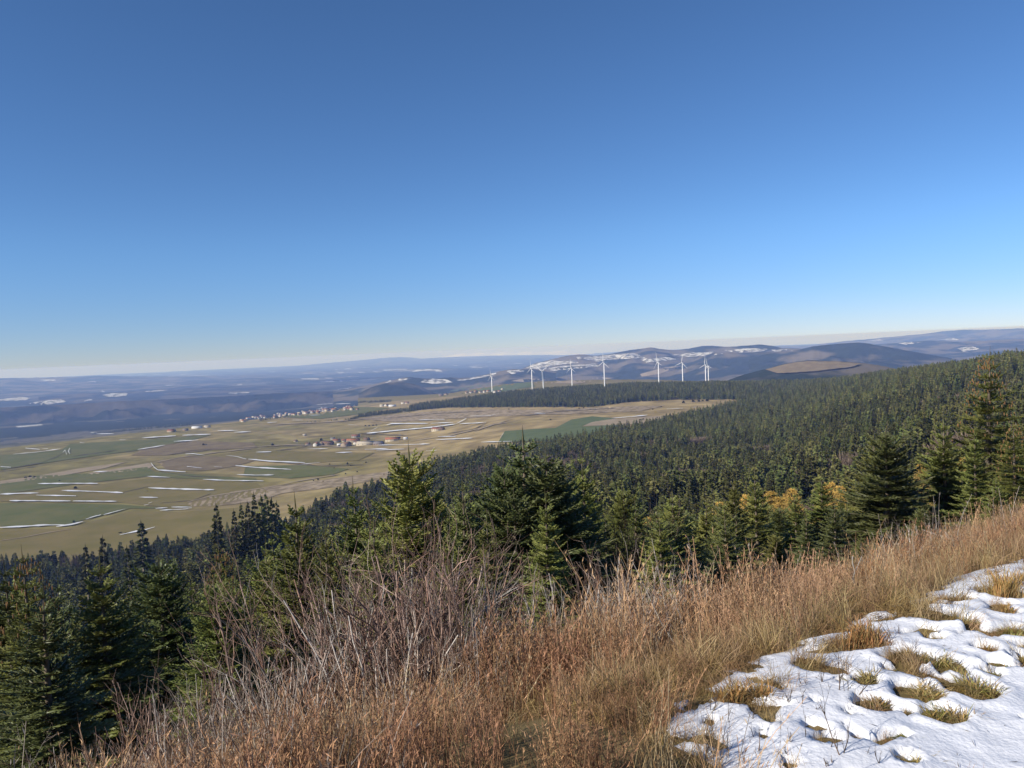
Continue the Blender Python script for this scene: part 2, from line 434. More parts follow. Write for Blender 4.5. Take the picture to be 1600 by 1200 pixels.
hill('distant_ridge', [(330, 594), (380, 583), (450, 573), (500, 568), (560, 563), (603, 559), (612, 558), (640, 558), (655, 560.5), (700, 558), (760, 556), (850, 554.5), (930, 556), (1000, 558), (1100, 556)],
     37000, -440, .25, .1, 1)
hill('distant_mountains', [(690, 558), (712, 554), (725, 551), (738, 553), (752, 550), (768, 552.5), (790, 549.5), (806, 551.5), (830, 548.5), (848, 550.5), (880, 547.5), (905, 550.5), (930, 552), (960, 556)], 41500, -440, .1, .04, 33, mat_=M_SNOWFAR)
hill('distant_ridge', [(-420, 606), (-200, 598), (0, 591), (60, 590), (120, 588.5), (150, 587), (200, 588), (250, 588.5), (300, 587.5), (350, 587), (400, 586), (480, 588), (560, 590), (640, 596)],
     21000, -440, .3, .1, 2)
hill('distant_ridge', [(1080, 548), (1200, 541), (1260, 540), (1320, 533), (1400, 526), (1440, 522), (1470, 518), (1500, 515.5), (1560, 514.5), (1600, 513), (1750, 508), (2000, 504)],
     24000, -440, .3, .1, 3)
hill('distant_ridge', [(1250, 552), (1330, 541), (1400, 536), (1450, 532), (1500, 534), (1560, 531), (1640, 528), (1800, 520), (2000, 515)], 14000, -430, .3, .15, 4)
hill('valley_flank', [(-420, 655), (-200, 645), (0, 637), (60, 634), (120, 631), (180, 627), (260, 624), (340, 620), (420, 615), (500, 612), (560, 612), (620, 618)],
     8200, -560, .3, .2, 5, 1.2, tone=.5)
hill('valley_flank', [(60, 620), (140, 614), (200, 612), (300, 606), (420, 601), (520, 600), (600, 602), (680, 606)], 13000, -470, .3, .1, 15, 1.2, tone=.6)
hill('wooded_hill', [(520, 613), (560, 605), (600, 597), (620, 592), (640, 588.5), (655, 591), (680, 592), (700, 589), (716, 591), (740, 589), (765, 584.5), (780, 580), (800, 576.5), (830, 577), (870, 583)],
     8200, -430, .2, .2, 6, .8)
hill('wooded_hill', [(560, 616), (575, 607), (595, 600), (618, 597), (640, 598.5), (660, 604), (672, 612), (690, 617)], 6600, -400, .12, .15, 7, .4, tone=.75)
hill('snowy_hill', [(770, 588), (820, 575), (835, 567), (860, 562), (880, 557), (900, 554), (912, 553.5), (925, 556), (940, 555), (960, 552), (975, 548.5), (1000, 545),
                    (1018, 542.5), (1035, 546), (1060, 547), (1080, 544), (1100, 540), (1115, 540.5), (1140, 542), (1165, 540), (1190, 538), (1205, 540), (1220, 543.5), (1280, 546), (1340, 552)],
     10500, -440, .3, .2, 8, .8)
hill('wooded_hill', [(990, 592), (1040, 583), (1070, 571), (1100, 558), (1120, 552), (1135, 550), (1160, 552), (1200, 550), (1260, 552), (1330, 560), (1400, 568)], 8800, -400, .2, .2, 9, .8)
hill('wooded_hill', [(1170, 562), (1200, 552), (1250, 546), (1270, 541), (1300, 538), (1340, 535), (1355, 536.5), (1380, 541), (1420, 548), (1440, 552), (1500, 562), (1560, 572)], 8000, -380, .22, .2, 10, .8)
hill('low_rise', [(560, 640), (640, 622), (700, 615), (740, 608), (790, 600), (840, 596), (900, 594), (960, 593), (1020, 593), (1100, 596)], 4300, -260, .16, .1, 12, .4, mat_=M_FOLIVE)
hill('low_rise', [(1120, 600), (1160, 586), (1195, 577), (1232, 567), (1262, 563), (1305, 564), (1350, 567), (1390, 574), (1430, 584)], 3900, -250, .14, .1, 13, .2, tone=.9)

bpy.context.view_layer.update()
dg = bpy.context.evaluated_depsgraph_get()
BV_T = BVHTree.FromObject(terr, dg)
BV_H = [BVHTree.FromObject(o, dg) for o in HILLS]
def hit(px, py, hills=True):
    r = Vector(ray(px, py)); e = Vector(EYE)
    best = BV_T.ray_cast(e, r, 90000)
    bd = best[3] if best[0] is not None else 1e9; bp = best[0]; bn = best[1]
    if hills:
        for b in BV_H:
            h = b.ray_cast(e, r, 90000)
            if h[0] is not None and h[3] < bd: bp, bd, bn = h[0], h[3], h[1]
    return (bp, bd) if bp is not None else (None, 0)

# ------------------------------------------------------------------ sheets laid on the land: fields, snow
def drape(name, polys, material, spacing=5.0, lift=0.0005, jag=0.12, minlift=.35, kind='structure', hills=True, **props):
    mb = MB()
    for poly in polys:
        P = [Vector(p) for p in poly]; out = []
        for a in range(len(P)):
            b = P[(a + 1) % len(P)]; L = (b - P[a]).length; n = max(1, int(L / spacing))
            for q in range(n):
                p = P[a].lerp(b, q / n)
                out.append(Vector((p.x + random.uniform(-1, 1) * jag, p.y + random.uniform(-1, 1) * jag * .6)))
        x0, x1 = min(p.x for p in out), max(p.x for p in out); y0, y1 = min(p.y for p in out), max(p.y for p in out)
        pts = list(out)
        sx, sy = spacing * 1.6, max(1.6, spacing * .5)
        yy = y0 + sy
        row = 0
        while yy < y1:
            xx = x0 + (row % 2) * sx / 2
            while xx < x1:
                if inside(np.array([xx]), np.array([yy]), [(p.x, p.y) for p in out])[0]: pts.append(Vector((xx, yy)))
                xx += sx
            yy += sy; row += 1
        n0 = len(out)
        r = delaunay_2d_cdt(pts, [(q, (q + 1) % n0) for q in range(n0)], [], 1, 1e-4)
        vs, fs = r[0], r[2]
        V = []; ok = []; dist = []
        for p in vs:
            h, d = hit(p.x, p.y, hills)
            if h is None: V.append((0, 0, 0)); ok.append(False); dist.append(0)
            else:
                V.append((h.x, h.y, h.z + max(minlift, d * lift))); ok.append(True); dist.append(d)
        F = []
        for f in fs:
            if all(ok[q] for q in f):
                dd = [dist[q] for q in f]
                if max(dd) < min(dd) * 1.12: F.append(f)
        F = [f for f in F if len(f) == 3]
        if F: mb.add(np.array(V), np.array(F))
    if mb.n == 0: return None
    return link(name, mb.mesh(name, material, True), kind=kind, **props)

def line(pts, th, breaks=0.0):
    """thin polygon round a polyline; width varies"""
    P = [Vector(p) for p in pts]; Q = []
    for a in range(len(P) - 1):
        n = max(1, int((P[a + 1] - P[a]).length / 9))
        for q in range(n): Q.append(P[a].lerp(P[a + 1], q / n))
    Q.append(P[-1])
    up_, dn = [], []
    for k, p in enumerate(Q):
        h = th * .5 * random.uniform(.35, 1.25) * (0.35 if k in (0, len(Q) - 1) else 1)
        t = (Q[min(k + 1, len(Q) - 1)] - Q[max(k - 1, 0)]); t.normalize()
        nx, ny = (-t.y, t.x)
        if abs(t.y) < abs(t.x): nx, ny = 0, 1
        up_.append((p.x - nx * h, p.y - ny * h)); dn.append((p.x + nx * h, p.y + ny * h))
    return up_ + dn[::-1]

for nm, m_, polys in [
    ('crop_field', M_FGREEN, [[(789, 674), (830, 671), (868, 669), (893, 656), (925, 651), (962, 654), (925, 660), (908, 667), (975, 664), (968, 673), (905, 690), (830, 690), (778, 692)]]),
    ('stubble_field', M_FTAN, [[(911, 666), (930, 658), (962, 655), (1000, 652), (1048, 649), (1062, 652), (1018, 661), (980, 664)]]),
    ('green_field', M_FGREEN2, [[(0, 712), (95, 704), (110, 694), (225, 688), (330, 680), (300, 688), (215, 704), (110, 718), (0, 735)]]),
    ('green_field', M_FGREEN2, [[(0, 757), (60, 744), (150, 740), (230, 730), (238, 737), (292, 741), (345, 745), (400, 748), (400, 752), (310, 749), (228, 745), (120, 757), (0, 773)]]),
    ('green_field', M_FGREEN2, [[(0, 787), (90, 787), (190, 789), (262, 795), (205, 795), (150, 808), (104, 820), (0, 823)]]),
    ('green_field', M_FGREEN2, [[(384, 729), (476, 727), (545, 733), (520, 742), (452, 748), (380, 744)]]),
    ('green_field', M_FGREEN, [[(700, 612), (727, 605), (770, 600), (832, 598), (836, 604), (780, 613), (735, 612)]]),
    ('green_field', M_FGREEN2, [[(440, 652), (505, 641), (560, 636), (610, 638), (560, 648), (500, 655)]]),
    ('olive_field', M_FOLIVE, [[(0, 775), (120, 762), (230, 748), (318, 752), (400, 755), (420, 770), (340, 790), (262, 793), (190, 786), (0, 784)]]),
    ('olive_field', M_FOLIVE, [[(0, 828), (105, 826), (200, 800), (290, 800), (420, 790), (380, 820), (330, 845), (230, 862), (100, 880), (0, 890)]]),
    ('olive_field', M_FOLIVE, [[(318, 713), (400, 703), (470, 706), (585, 708), (560, 720), (480, 724), (408, 719)]]),
    ('heath', M_FBROWN, [[(248, 724), (282, 714), (350, 712), (400, 720), (366, 729), (330, 735), (262, 735)]]),
    ('heath', M_FBROWN, [[(205, 712), (225, 700), (300, 690), (395, 692), (402, 700), (325, 704), (258, 712)]]),
    ('dirt_field', M_FTAN, [[(112, 745), (150, 738), (190, 731), (233, 724), (240, 728), (232, 733), (170, 740)]]),
    ('dirt_field', M_FTAN, [[(0, 752), (60, 744), (120, 733), (200, 722), (160, 733), (70, 748), (0, 757)]]),
    ('heath', M_FBROWN, [[(1196, 580), (1232, 570.5), (1262, 567), (1300, 567.5), (1345, 571), (1330, 576), (1270, 583), (1215, 586)]]),
]:
    drape(nm, polys, m_, **(dict(lift=.0022, jag=.7) if polys[0][0][0] == 1196 else {}))
drape('dirt_field', [[(798, 596), (822, 591), (880, 596), (940, 590), (960, 591), (900, 600), (840, 599)], [(1000, 585), (1040, 574), (1065, 572), (1030, 585), (1003, 589)]], M_FTAN)

SL = [  # drifts of snow left along the field walls: polyline, thickness
    ([(0, 774), (35, 772.5), (60, 772)], 3), ([(59, 757.5), (100, 757), (153, 757)], 2.6), ([(96, 768), (145, 769.5), (192, 771.5)], 2.8),
    ([(57, 775.5), (119, 776.5)], 2.2), ([(15, 784), (110, 784.5)], 2.6), ([(114, 784.6), (182, 785)], 2.2), ([(232, 764), (290, 766), (335, 767)], 3),
    ([(217, 778.5), (247, 779)], 1.8), ([(0, 826), (40, 824), (70, 822), (102, 822)], 3.4), ([(88, 824.5), (112, 821), (130, 816.5)], 2.4),
    ([(134, 813), (146, 809), (158, 806)], 2), ([(162, 806), (180, 801), (196, 797)], 1.6), ([(187, 837.5), (212, 832), (225, 830), (242, 825)], 2.6),
    ([(230, 746), (266, 747.5)], 1.8), ([(317, 750.5), (350, 752), (412, 753)], 2.2), ([(236, 725), (241, 732), (247, 736), (290, 739)], 2.6),
    ([(145, 739), (168, 738)], 2.2), ([(290, 711), (302, 710.5), (320, 713)], 2.2), ([(353, 713), (370, 715), (385, 719)], 2), ([(292, 730.5), (315, 733)], 2),
    ([(335, 731), (347, 731.5)], 1.6), ([(368, 729), (400, 732), (455, 735)], 2), ([(370, 743), (400, 744), (428, 743.5)], 2.3), ([(388, 719), (400, 720), (420, 722), (477, 724.5)], 2.2),
    ([(222, 686), (250, 684), (275, 682.5)], 2), ([(285, 681.8), (330, 680)], 1.8), ([(272, 691.5), (310, 689)], 1.8), ([(215, 704), (235, 701), (258, 697)], 1.4),
    ([(40, 702), (62, 704)], 2), ([(66, 703), (75, 703)], 1.6), ([(21, 711.5), (60, 708), (95, 703)], 1.1), ([(125, 693), (132, 694)], 2), ([(150, 679.5), (178, 679.5)], 1.3),
    ([(187, 689), (197, 689)], 2), ([(1, 731), (17, 732)], 2.6), ([(98, 709), (102, 705), (104, 712)], 2.2), ([(109, 702), (107, 707), (109, 711)], 2), ([(400, 708), (424, 707.5)], 2),
    ([(480, 703), (512, 702.6)], 2), ([(524, 709), (550, 708)], 2.4), ([(538, 703.6), (558, 703.4)], 1.4), ([(570, 703.6), (608, 702.4)], 2), ([(588, 705), (632, 703)], 1.8),
    ([(588, 697), (630, 696.5), (672, 695)], 1.7), ([(665, 706), (682, 705)], 1.4), ([(752, 692.3), (800, 691)], 2), ([(681, 688.6), (738, 686)], 2), ([(684, 683.6), (712, 683.4)], 1.5),
    ([(573, 678.5), (620, 674), (675, 669), (700, 665.5), (712, 664)], 2.6), ([(712, 664), (722, 659), (729, 655)], 2.2), ([(604, 665.5), (612, 663.4), (670, 663)], 2.4), ([(673, 663), (708, 661.5)], 2),
    ([(718, 663.5), (745, 662.4), (760, 661)], 2.2), ([(655, 657.6), (695, 657.4)], 1.5), ([(577, 676.5), (583, 673), (590, 669)], 1.5), ([(735, 651.6), (767, 651)], 1.6), ([(768, 650.6), (780, 647)], 1.3),
    ([(544, 665), (558, 666)], 1.5), ([(480, 650.4), (500, 650)], 1.5), ([(457, 658), (473, 658)], 1.8), ([(418, 662), (432, 661)], 1.6), ([(366, 677), (392, 676)], 1.8), ([(340, 674.6), (372, 674)], 1.3),
    ([(835, 647), (853, 647.4)], 1.4), ([(955, 655), (985, 652.6), (1012, 650)], 1.8), ([(1042, 640.4), (1067, 639.4)], 1.3), ([(1080, 638.4), (1087, 638)], 1.2), ([(494, 641), (512, 638)], 1.4),
    ([(522, 633), (548, 632)], 1.4), ([(782, 685), (787, 678)], 1.6), ([(676, 704), (679, 700)], 1.4), ([(232, 788), (238, 786)], 1.5), ([(225, 791), (232, 790)], 1.5), ([(243, 796), (262, 795)], 1.5),
    ([(268, 794), (300, 794)], 1.6), ([(250, 799), (290, 797), (300, 795)], 1.4), ([(470, 727), (500, 724)], 1.2), ([(495, 634), (520, 632)], 1.3),
]
for kk, (pl, th) in enumerate(SL):
    # each drift its own piece of snow
    drape('snow_drift', [line(pl, th * (.72 if pl[0][0] < 440 else .58))], M_SNOWFAR, spacing=4, jag=.15, minlift=.7, lift=.0014)

drape('dirt_track', [line(p, 1.3) for p in ([(240, 724), (290, 714), (345, 707), (398, 701)], [(380, 700), (450, 696), (500, 697), (545, 700)], [(0, 846), (40, 840), (75, 833), (110, 828)], [(640, 690), (700, 682), (760, 668), (800, 655)], [(530, 742), (470, 752), (420, 762), (330, 776), (290, 786)],
                         [(430, 664), (520, 660), (600, 652)], [(738, 676), (770, 664), (800, 660)])], M_FTAN, spacing=4, jag=.1, lift=.0009)
M_WALL = mat('field_wall', (0.08, 0.07, 0.05), (0.13, 0.11, 0.08), scale=.05, coords='World', rough=1, spec=0, attr=False)
drape('field_wall', [line(p, .85) for p in ([(20, 732), (65, 724), (92, 713), (107, 704)], [(113, 714), (150, 709), (185, 704)], [(193, 770), (215, 765), (232, 761)], [(262, 712), (300, 705), (340, 702)], [(0, 738), (60, 729)], [(246, 737), (300, 745), (345, 747)], [(420, 722), (500, 729), (570, 727)],
                         [(560, 678), (600, 680), (640, 681)], [(700, 678), (740, 671), (762, 661)], [(330, 772), (300, 783), (250, 787)], [(600, 655), (680, 647), (760, 643)], [(820, 650), (880, 643), (960, 639)], [(430, 705), (470, 700), (500, 690)])], M_WALL, spacing=4, jag=.3, lift=.0008)
M_HEATH2 = mat('rough_pasture', (0.33, 0.265, 0.185), (0.19, 0.15, 0.095), scale=.06, detail=8, coords='World', rough=1, spec=0, attr=False, ramp=(.42, .6))
drape('rough_pasture', [[(330, 775), (380, 766), (430, 760), (520, 748), (600, 738), (680, 725), (690, 728), (600, 748), (520, 762), (440, 772), (400, 784), (350, 790), (300, 792), (290, 786)], [(560, 655), (620, 648), (680, 643), (760, 640), (860, 641), (960, 636), (1040, 634), (1000, 643), (900, 647), (800, 650), (700, 655), (620, 660)]], M_HEATH2, jag=.5)
# snow lying on the far hills
FS = [
    [(524, 610), (540, 607), (556, 605), (556, 607), (535, 610)], [(577, 603), (590, 598), (612, 593), (636, 592), (636, 594), (606, 598), (585, 604)],
    [(660, 591), (676, 592), (700, 594), (708, 598), (680, 600), (656, 598)], [(714, 594), (740, 590), (765, 586), (768, 588), (742, 592), (720, 596)], [(766, 585), (782, 580), (782, 582), (770, 587)],
    [(822, 575), (838, 568), (862, 564), (876, 565), (898, 564), (905, 567), (870, 571), (840, 577)], [(925, 564), (940, 560), (950, 561), (936, 566)], [(938, 560), (975, 557), (995, 556), (1010, 560), (980, 561), (950, 563)],
    [(1050, 555), (1075, 552), (1090, 551), (1112, 553), (1100, 557), (1075, 558)], [(1132, 548), (1150, 546), (1180, 545), (1200, 546), (1190, 550), (1150, 552)], [(790, 580), (812, 578), (820, 580), (800, 585)], [(900, 558), (925, 558), (990, 552), (1002, 556), (955, 561), (905, 563)], [(840, 578), (880, 572), (930, 569), (935, 573), (880, 578), (845, 582)], [(1000, 562), (1040, 558), (1060, 562), (1010, 567)], [(1095, 552), (1120, 550), (1130, 553), (1105, 557)], [(1205, 547), (1235, 546), (1240, 549), (1210, 550)],
]
drape('snow_field', FS, M_SNOWPALE, spacing=5, jag=.8)
drape('snow_field', [[(822, 575), (845, 568), (866, 565), (868, 566.5), (845, 572)], [(718, 594), (745, 590), (764, 586.5), (764, 588.5), (745, 592)], [(528, 609), (552, 605.4), (553, 607)], [(942, 560), (975, 557.6), (990, 558), (975, 560)],
                     [(1134, 547.6), (1150, 546), (1152, 548)], [(1052, 555.6), (1080, 553), (1095, 552.4), (1084, 555)]], M_SNOWPALE, spacing=4, jag=.5)
drape('snow_field', [[(0, 624), (30, 621), (48, 622), (40, 626), (0, 627)], [(40, 632), (60, 628), (95, 625), (104, 628), (70, 634), (44, 635)], [(62, 594), (88, 593), (88, 596), (70, 596)], [(135, 597), (148, 596), (150, 598)],
                     [(160, 618), (175, 615), (200, 615), (198, 619), (170, 621)], [(130, 628), (140, 624), (145, 626)], [(226, 612), (250, 610), (262, 610), (240, 613)], [(355, 615), (380, 613), (392, 614), (370, 616)],
                     [(1404, 537), (1430, 534), (1440, 536), (1415, 539)], [(1495, 545), (1520, 542), (1530, 546), (1505, 550)], [(1350, 534), (1375, 531), (1380, 533)], [(1465, 531), (1490, 529), (1500, 532)]],
      M_SNOWPALE, spacing=5, jag=.8)

# ------------------------------------------------------------------ wind turbines
def wedge_blade(L):
    mb = MB(); n = 9
    t = np.linspace(0, 1, n)
    ch = np.interp(t, [0, .05, .2, 1], [.9, 1.0, 1.9, .35]) * 1.15
    th = np.interp(t, [0, .05, .2, 1], [.9, .9, .4, .08])
    z = 1.2 + t * (L - 1.2)
    sec = []
    for k in range(n):
        sec.append([(ch[k] * .5, 0, z[k]), (0, th[k] * .5, z[k]), (-ch[k] * .6, 0, z[k]), (0, -th[k] * .5, z[k])])
    V = np.array(sec).reshape(-1, 3)
    i = np.arange(n - 1)[:, None] * 4; j = np.arange(4)[None, :]; j2 = (j + 1) % 4
    F = np.stack([i + j, i + j2, i + 4 + j2, i + 4 + j], -1).reshape(-1, 4)
    mb.add(V, F)
    return mb.mesh('blade', M_WHITE, True)
ME_BLADE = wedge_blade(38)
def ring_mesh(prof, n=16, name='x', m=None):
    mb = MB(); P = np.array(prof); th = np.arange(n) * 2 * math.pi / n
    V = np.stack([P[:, 0:1] * np.cos(th), P[:, 0:1] * np.sin(th), np.repeat(P[:, 1:2], n, 1)], -1).reshape(-1, 3)
    i = np.arange(len(P) - 1)[:, None] * n; j = np.arange(n)[None, :]; j2 = (j + 1) % n
    mb.add(V, np.stack([i + j, i + j2, i + n + j2, i + n + j], -1).reshape(-1, 4))
    return mb.mesh(name, m, True)
ME_HUB = ring_mesh([(0.01, -1.5), (1.5, -1.4), (1.7, 0), (1.4, 1.2), (.8, 2.0), (.01, 2.3)], 12, 'hub', M_WHITE)
mbn = MB(); tube(mbn, [(0, 0, -5.2), (0, 0, -5.0), (0, 0, 3.2), (0, 0, 3.4)], [1.0, 1.75, 1.75, 1.2], 8, cap=True)
ME_NAC = mbn.mesh('nacelle', M_WHITE, True)
TURB = [  # px, hub y, base (seen) y, distance, rotor phase, yaw, words
    (768, 588, 614, 3400, 5, -62, 'leftmost white wind turbine, standing beside the red roofed hamlet'),
    (830.5, 576, 604, 3200, 0, -60, 'white wind turbine second from the left, in front of the snow striped hill'),
    (848, 580, 609, 2900, 60, -48, 'white wind turbine third from the left, lowest of all with two blades spread sideways'),
    (893, 575, 598, 3300, 2, -58, 'white wind turbine fourth from the left, alone behind the plateau wood'),
    (943.5, 566, 598, 2820, -3, -55, 'tall white wind turbine in the middle of the row, with one blade straight up'),
    (1028.5, 566, 595, 2900, 12, -72, 'slim white wind turbine seen nearly edge on, fourth from the right'),
    (1066, 566.5, 592, 3300, -10, -50, 'white wind turbine third from the right, one blade pointing to the right'),
    (1102, 570, 591, 3500, -5, -55, 'white wind turbine with the left tower of the overlapping pair at the right'),
    (1106.5, 572, 591, 3700, 14, -66, 'rightmost white wind turbine, behind the other one of the overlapping pair'),
]
for (px, hy, by, d, ph, yaw, lab) in TURB:
    hubp = at(px, hy, d); gx, gy = hubp[0], hubp[1]
    gz = float(H(gx, gy))
    hubh = hubp[2] - gz
    root = link('wind_turbine', None, loc=(gx, gy, gz), label=lab, category='wind turbine', group='wind turbines in a row on the plateau')
    tw = ring_mesh([(2.3, -3), (2.25, 0), (1.9, hubh * .5), (1.25, hubh - 1.6), (.3, hubh - 1.5)], 12, 'tower', M_WHITE)
    link('tower', tw, root)
    hd = link('nacelle', ME_NAC, root, loc=(0, 0, hubh), rot=(R(90), 0, R(yaw)))
    hb = link('hub', ME_HUB, root, loc=(math.sin(R(-yaw)) * -0, 0, hubh), rot=(R(90), 0, R(yaw)))
    off = Vector((0, -4.6, 0)); off.rotate(Matrix.Rotation(R(yaw), 3, 'Z'))
    hb.location = Vector((0, 0, hubh)) + off
    hd.rotation_euler = (R(-90) + R(180), 0, R(yaw))
    for q in range(3):
        b = link('blade', ME_BLADE, hb)
        # hub local Z is the rotor axis; the blade turns in the local XY plane
        b.matrix_local = Matrix.Rotation(R(ph + 120 * q), 4, 'Z') @ Matrix.Rotation(R(-90), 4, 'X') @ Matrix.Rotation(R(12), 4, 'Z')

# ------------------------------------------------------------------ buildings
WALLS = {'white': (0.62, 0.59, 0.54), 'stone': (0.36, 0.29, 0.22), 'cream': (0.52, 0.46, 0.36), 'brown': (0.26, 0.19, 0.14), 'grey': (0.38, 0.36, 0.34)}
ROOFS = {'red': (0.27, 0.125, 0.085), 'brown': (0.20, 0.125, 0.09), 'orange': (0.36, 0.15, 0.085), 'pale': (0.50, 0.43, 0.33), 'grey': (0.22, 0.20, 0.20), 'snowy': (0.78, 0.78, 0.80)}
MW = {k: mat(k + '_wall', v, tuple(q * .8 for q in v), scale=.6, coords='World', rough=.95, spec=.05, attr=False) for k, v in WALLS.items()}
MR = {k: mat(k + '_roof', v, tuple(q * .75 for q in v), scale=.8, coords='World', rough=.9, spec=.05, attr=False, bump=.1) for k, v in ROOFS.items()}
def house(px, py, L, W, He, rot, wall, roof, label, cat='house', win=4, chim=True, group=None, name='house'):
    p, d = hit(px, py, True)
    if p is None: return
    root = link(name, None, loc=(p.x, p.y, p.z - .3), rot=(0, 0, R(rot)), label=label, category=cat)
    if group: root['group'] = group
    rise = W * .28
    mb = MB(); l, w_ = L / 2, W / 2
    v = np.array([(-l, -w_, -3), (l, -w_, -3), (l, w_, -3), (-l, w_, -3), (-l, -w_, He), (l, -w_, He), (l, w_, He), (-l, w_, He), (-l, 0, He + rise), (l, 0, He + rise)])
    mb.add(v, [np.array([[0, 1, 5, 4], [2, 3, 7, 6]]), np.array([[1, 2, 6, 9, 5], [3, 0, 4, 8, 7]])])
    link('wall', mb.mesh('wall', MW[wall]), root)
    mb = MB(); o = .6; dz = rise * o / w_; th = .35
    for s in (-1, 1):
        a = np.array([(-l - o, s * (w_ + o), He - dz + .05), (l + o, s * (w_ + o), He - dz + .05), (l + o, 0, He + rise + .05), (-l - o, 0, He + rise + .05)])
        b = a + np.array([0, 0, th]); vv = np.vstack([a, b])
        mb.add(vv, np.array([[0, 1, 2, 3], [4, 5, 6, 7], [0, 1, 5, 4], [1, 2, 6, 5], [2, 3, 7, 6], [3, 0, 4, 7]]))
    rf = link('roof', mb.mesh('roof', MR[roof]), root)
    if chim:
        mb = MB(); box(mb, (l * .5, .3, He + rise + .6), (.9, .9, 2.0)); link('chimney', mb.mesh('chimney', MW['grey']), rf)
    if win:
        wm = MB(); box(wm, (0, 0, 0), (1.1, .16, 1.5)); me = wm.mesh('window', M_DARK)
        for q in range(win):
            x = -l + (q + .5) * L / win
            for z in ([1.7] if He < 4.5 else [1.7, He - 1.4]):
                link('window', me, root, loc=(x, -w_ - .05, z))
        dm = MB(); box(dm, (0, 0, 0), (.16, 1.6, 2.3)); link('door', dm.mesh('door', M_DARK), root, loc=(l + .05, .6, 1.15))
    return root
GV = 'buildings of the farming village on the plateau'
VIL = [
    (481, 696, 12, 9, 5, 10, 'cream', 'brown', 'small cream cottage at the left end of the farming village'),
    (494, 697, 13, 11, 7, 80, 'white', 'red', 'white gabled farmhouse near the left end of the farming village'),
    (503, 695.5, 14, 11, 6.5, 75, 'stone', 'brown', 'stone house wedged between the white gabled farmhouse and the long barn'),
    (512, 695, 30, 14, 6, -12, 'brown', 'brown', 'long dark barn with brown roof and shaded front in the farming village'),
    (526, 691, 18, 12, 6, -10, 'stone', 'red', 'stone farmhouse under a red roof right of the long dark barn'),
    (530, 697, 10, 8, 4.5, 20, 'white', 'snowy', 'low white shed with snow on its roof below the stone farmhouse'),
    (541, 697.5, 24, 16, 7, 60, 'stone', 'brown', 'big farmhouse with broad tan red roof in the village centre'),
    (538, 690.5, 13, 9, 5.5, 15, 'cream', 'red', 'small cream house behind the big farmhouse in the village centre'),
    (552, 691, 34, 12, 6.5, -5, 'stone', 'orange', 'long low farm building with orange red roof in the village centre'),
    (556, 694, 12, 9, 5, 75, 'white', 'red', 'white house with a gable towards the camera, in front of the orange roofed building'),
    (572, 695, 46, 18, 4.8, -8, 'cream', 'pale', 'long modern cattle shed with pale roof and cream wall'),
    (592, 695, 24, 16, 4.5, -8, 'brown', 'grey', 'added dark block for the shaded right gable of the pale cattle shed'),  # added block, dark walls stand in for the cattle shed's gable shade
    (556, 683.5, 22, 11, 5.5, 5, 'grey', 'red', 'grey walled house standing apart above the village'),
    (614, 689, 38, 15, 6, 5, 'cream', 'orange', 'isolated barn with bright orange roof right of the cattle shed'),
    (573, 688, 14, 10, 5, -20, 'brown', 'brown', 'brown roofed outbuilding behind the pale cattle shed'),
    (520, 686.5, 11, 7, 3.6, 5, 'white', 'grey', 'little grey roofed cabin above the long dark barn'),
    (476, 681, 9, 7, 3.6, 10, 'white', 'pale', 'tiny white shelter alone in the pasture above the village'),
    (462, 690, 9, 7, 3.4, -10, 'cream', 'brown', 'tiny cream hut left of the village'),
    (634, 686.5, 10, 7, 3.6, 0, 'white', 'snowy', 'little white shed right of the orange roofed barn'),
    (683, 673, 26, 15, 6, -25, 'cream', 'red', 'lone farm with red roof beside the snow line on the brown plateau'),
    (690, 672, 14, 11, 5, -25, 'brown', 'brown', 'added dark block for the shaded right side of the lone farm'),  # added dark block in place of shade on the farm's right side
]
for v in VIL: house(*v, group=GV)
GF = 'houses of the far village along the plateau edge'
PLc = [(374, 657), (392, 653), (405, 650), (425, 650), (440, 647), (462, 645), (480, 643), (500, 640), (520, 638), (556, 636)]
rr = random.Random(5)
ordn = ['first', 'second', 'third', 'fourth', 'fifth', 'sixth', 'seventh', 'eighth', 'ninth', 'tenth', 'eleventh', 'twelfth', 'thirteenth', 'fourteenth', 'fifteenth', 'sixteenth',
        'seventeenth', 'eighteenth', 'nineteenth', 'twentieth']
def ordinal(n):
    if n < 20: return ordn[n]
    tens = ['', '', 'twenty', 'thirty', 'forty', 'fifty', 'sixty', 'seventy', 'eighty', 'ninety']
    n1 = n + 1
    pre = '' 
    if n1 >= 100: pre = ['', 'hundred and ', 'two hundred and '][n1 // 100]; n1 = n1 % 100
    if n1 == 0: return pre.replace(' and ', '') + 'th'
    if n1 <= 20: return pre + ordn[n1 - 1]
    if n1 % 10 == 0: return pre + tens[n1 // 10][:-1] + 'ieth'
    return pre + tens[n1 // 10] + ' ' + ordn[n1 % 10 - 1]
far_h = []
for k in range(82):
    t = rr.random() ** .8 * (len(PLc) - 1.001); a = int(t); f = t - a
    far_h.append((PLc[a][0] * (1 - f) + PLc[a + 1][0] * f + rr.uniform(-4, 4), PLc[a][1] * (1 - f) + PLc[a + 1][1] * f + rr.choice([-.5, 1, 2.5, 4]) + rr.uniform(-1, 1)))
far_h.sort()
cnt = {}
tmp = []
for (x, y) in far_h:
    wl = rr.choice(['white', 'white', 'cream', 'stone', 'grey']); rf = rr.choice(['red', 'red', 'brown', 'orange', 'pale'])
    tmp.append((x, y, wl, rf))
for k, (x, y, wl, rf) in enumerate(tmp):
    key = (wl, rf); cnt[key] = cnt.get(key, 0) + 1
for key in cnt: cnt[key] = [cnt[key], 0]
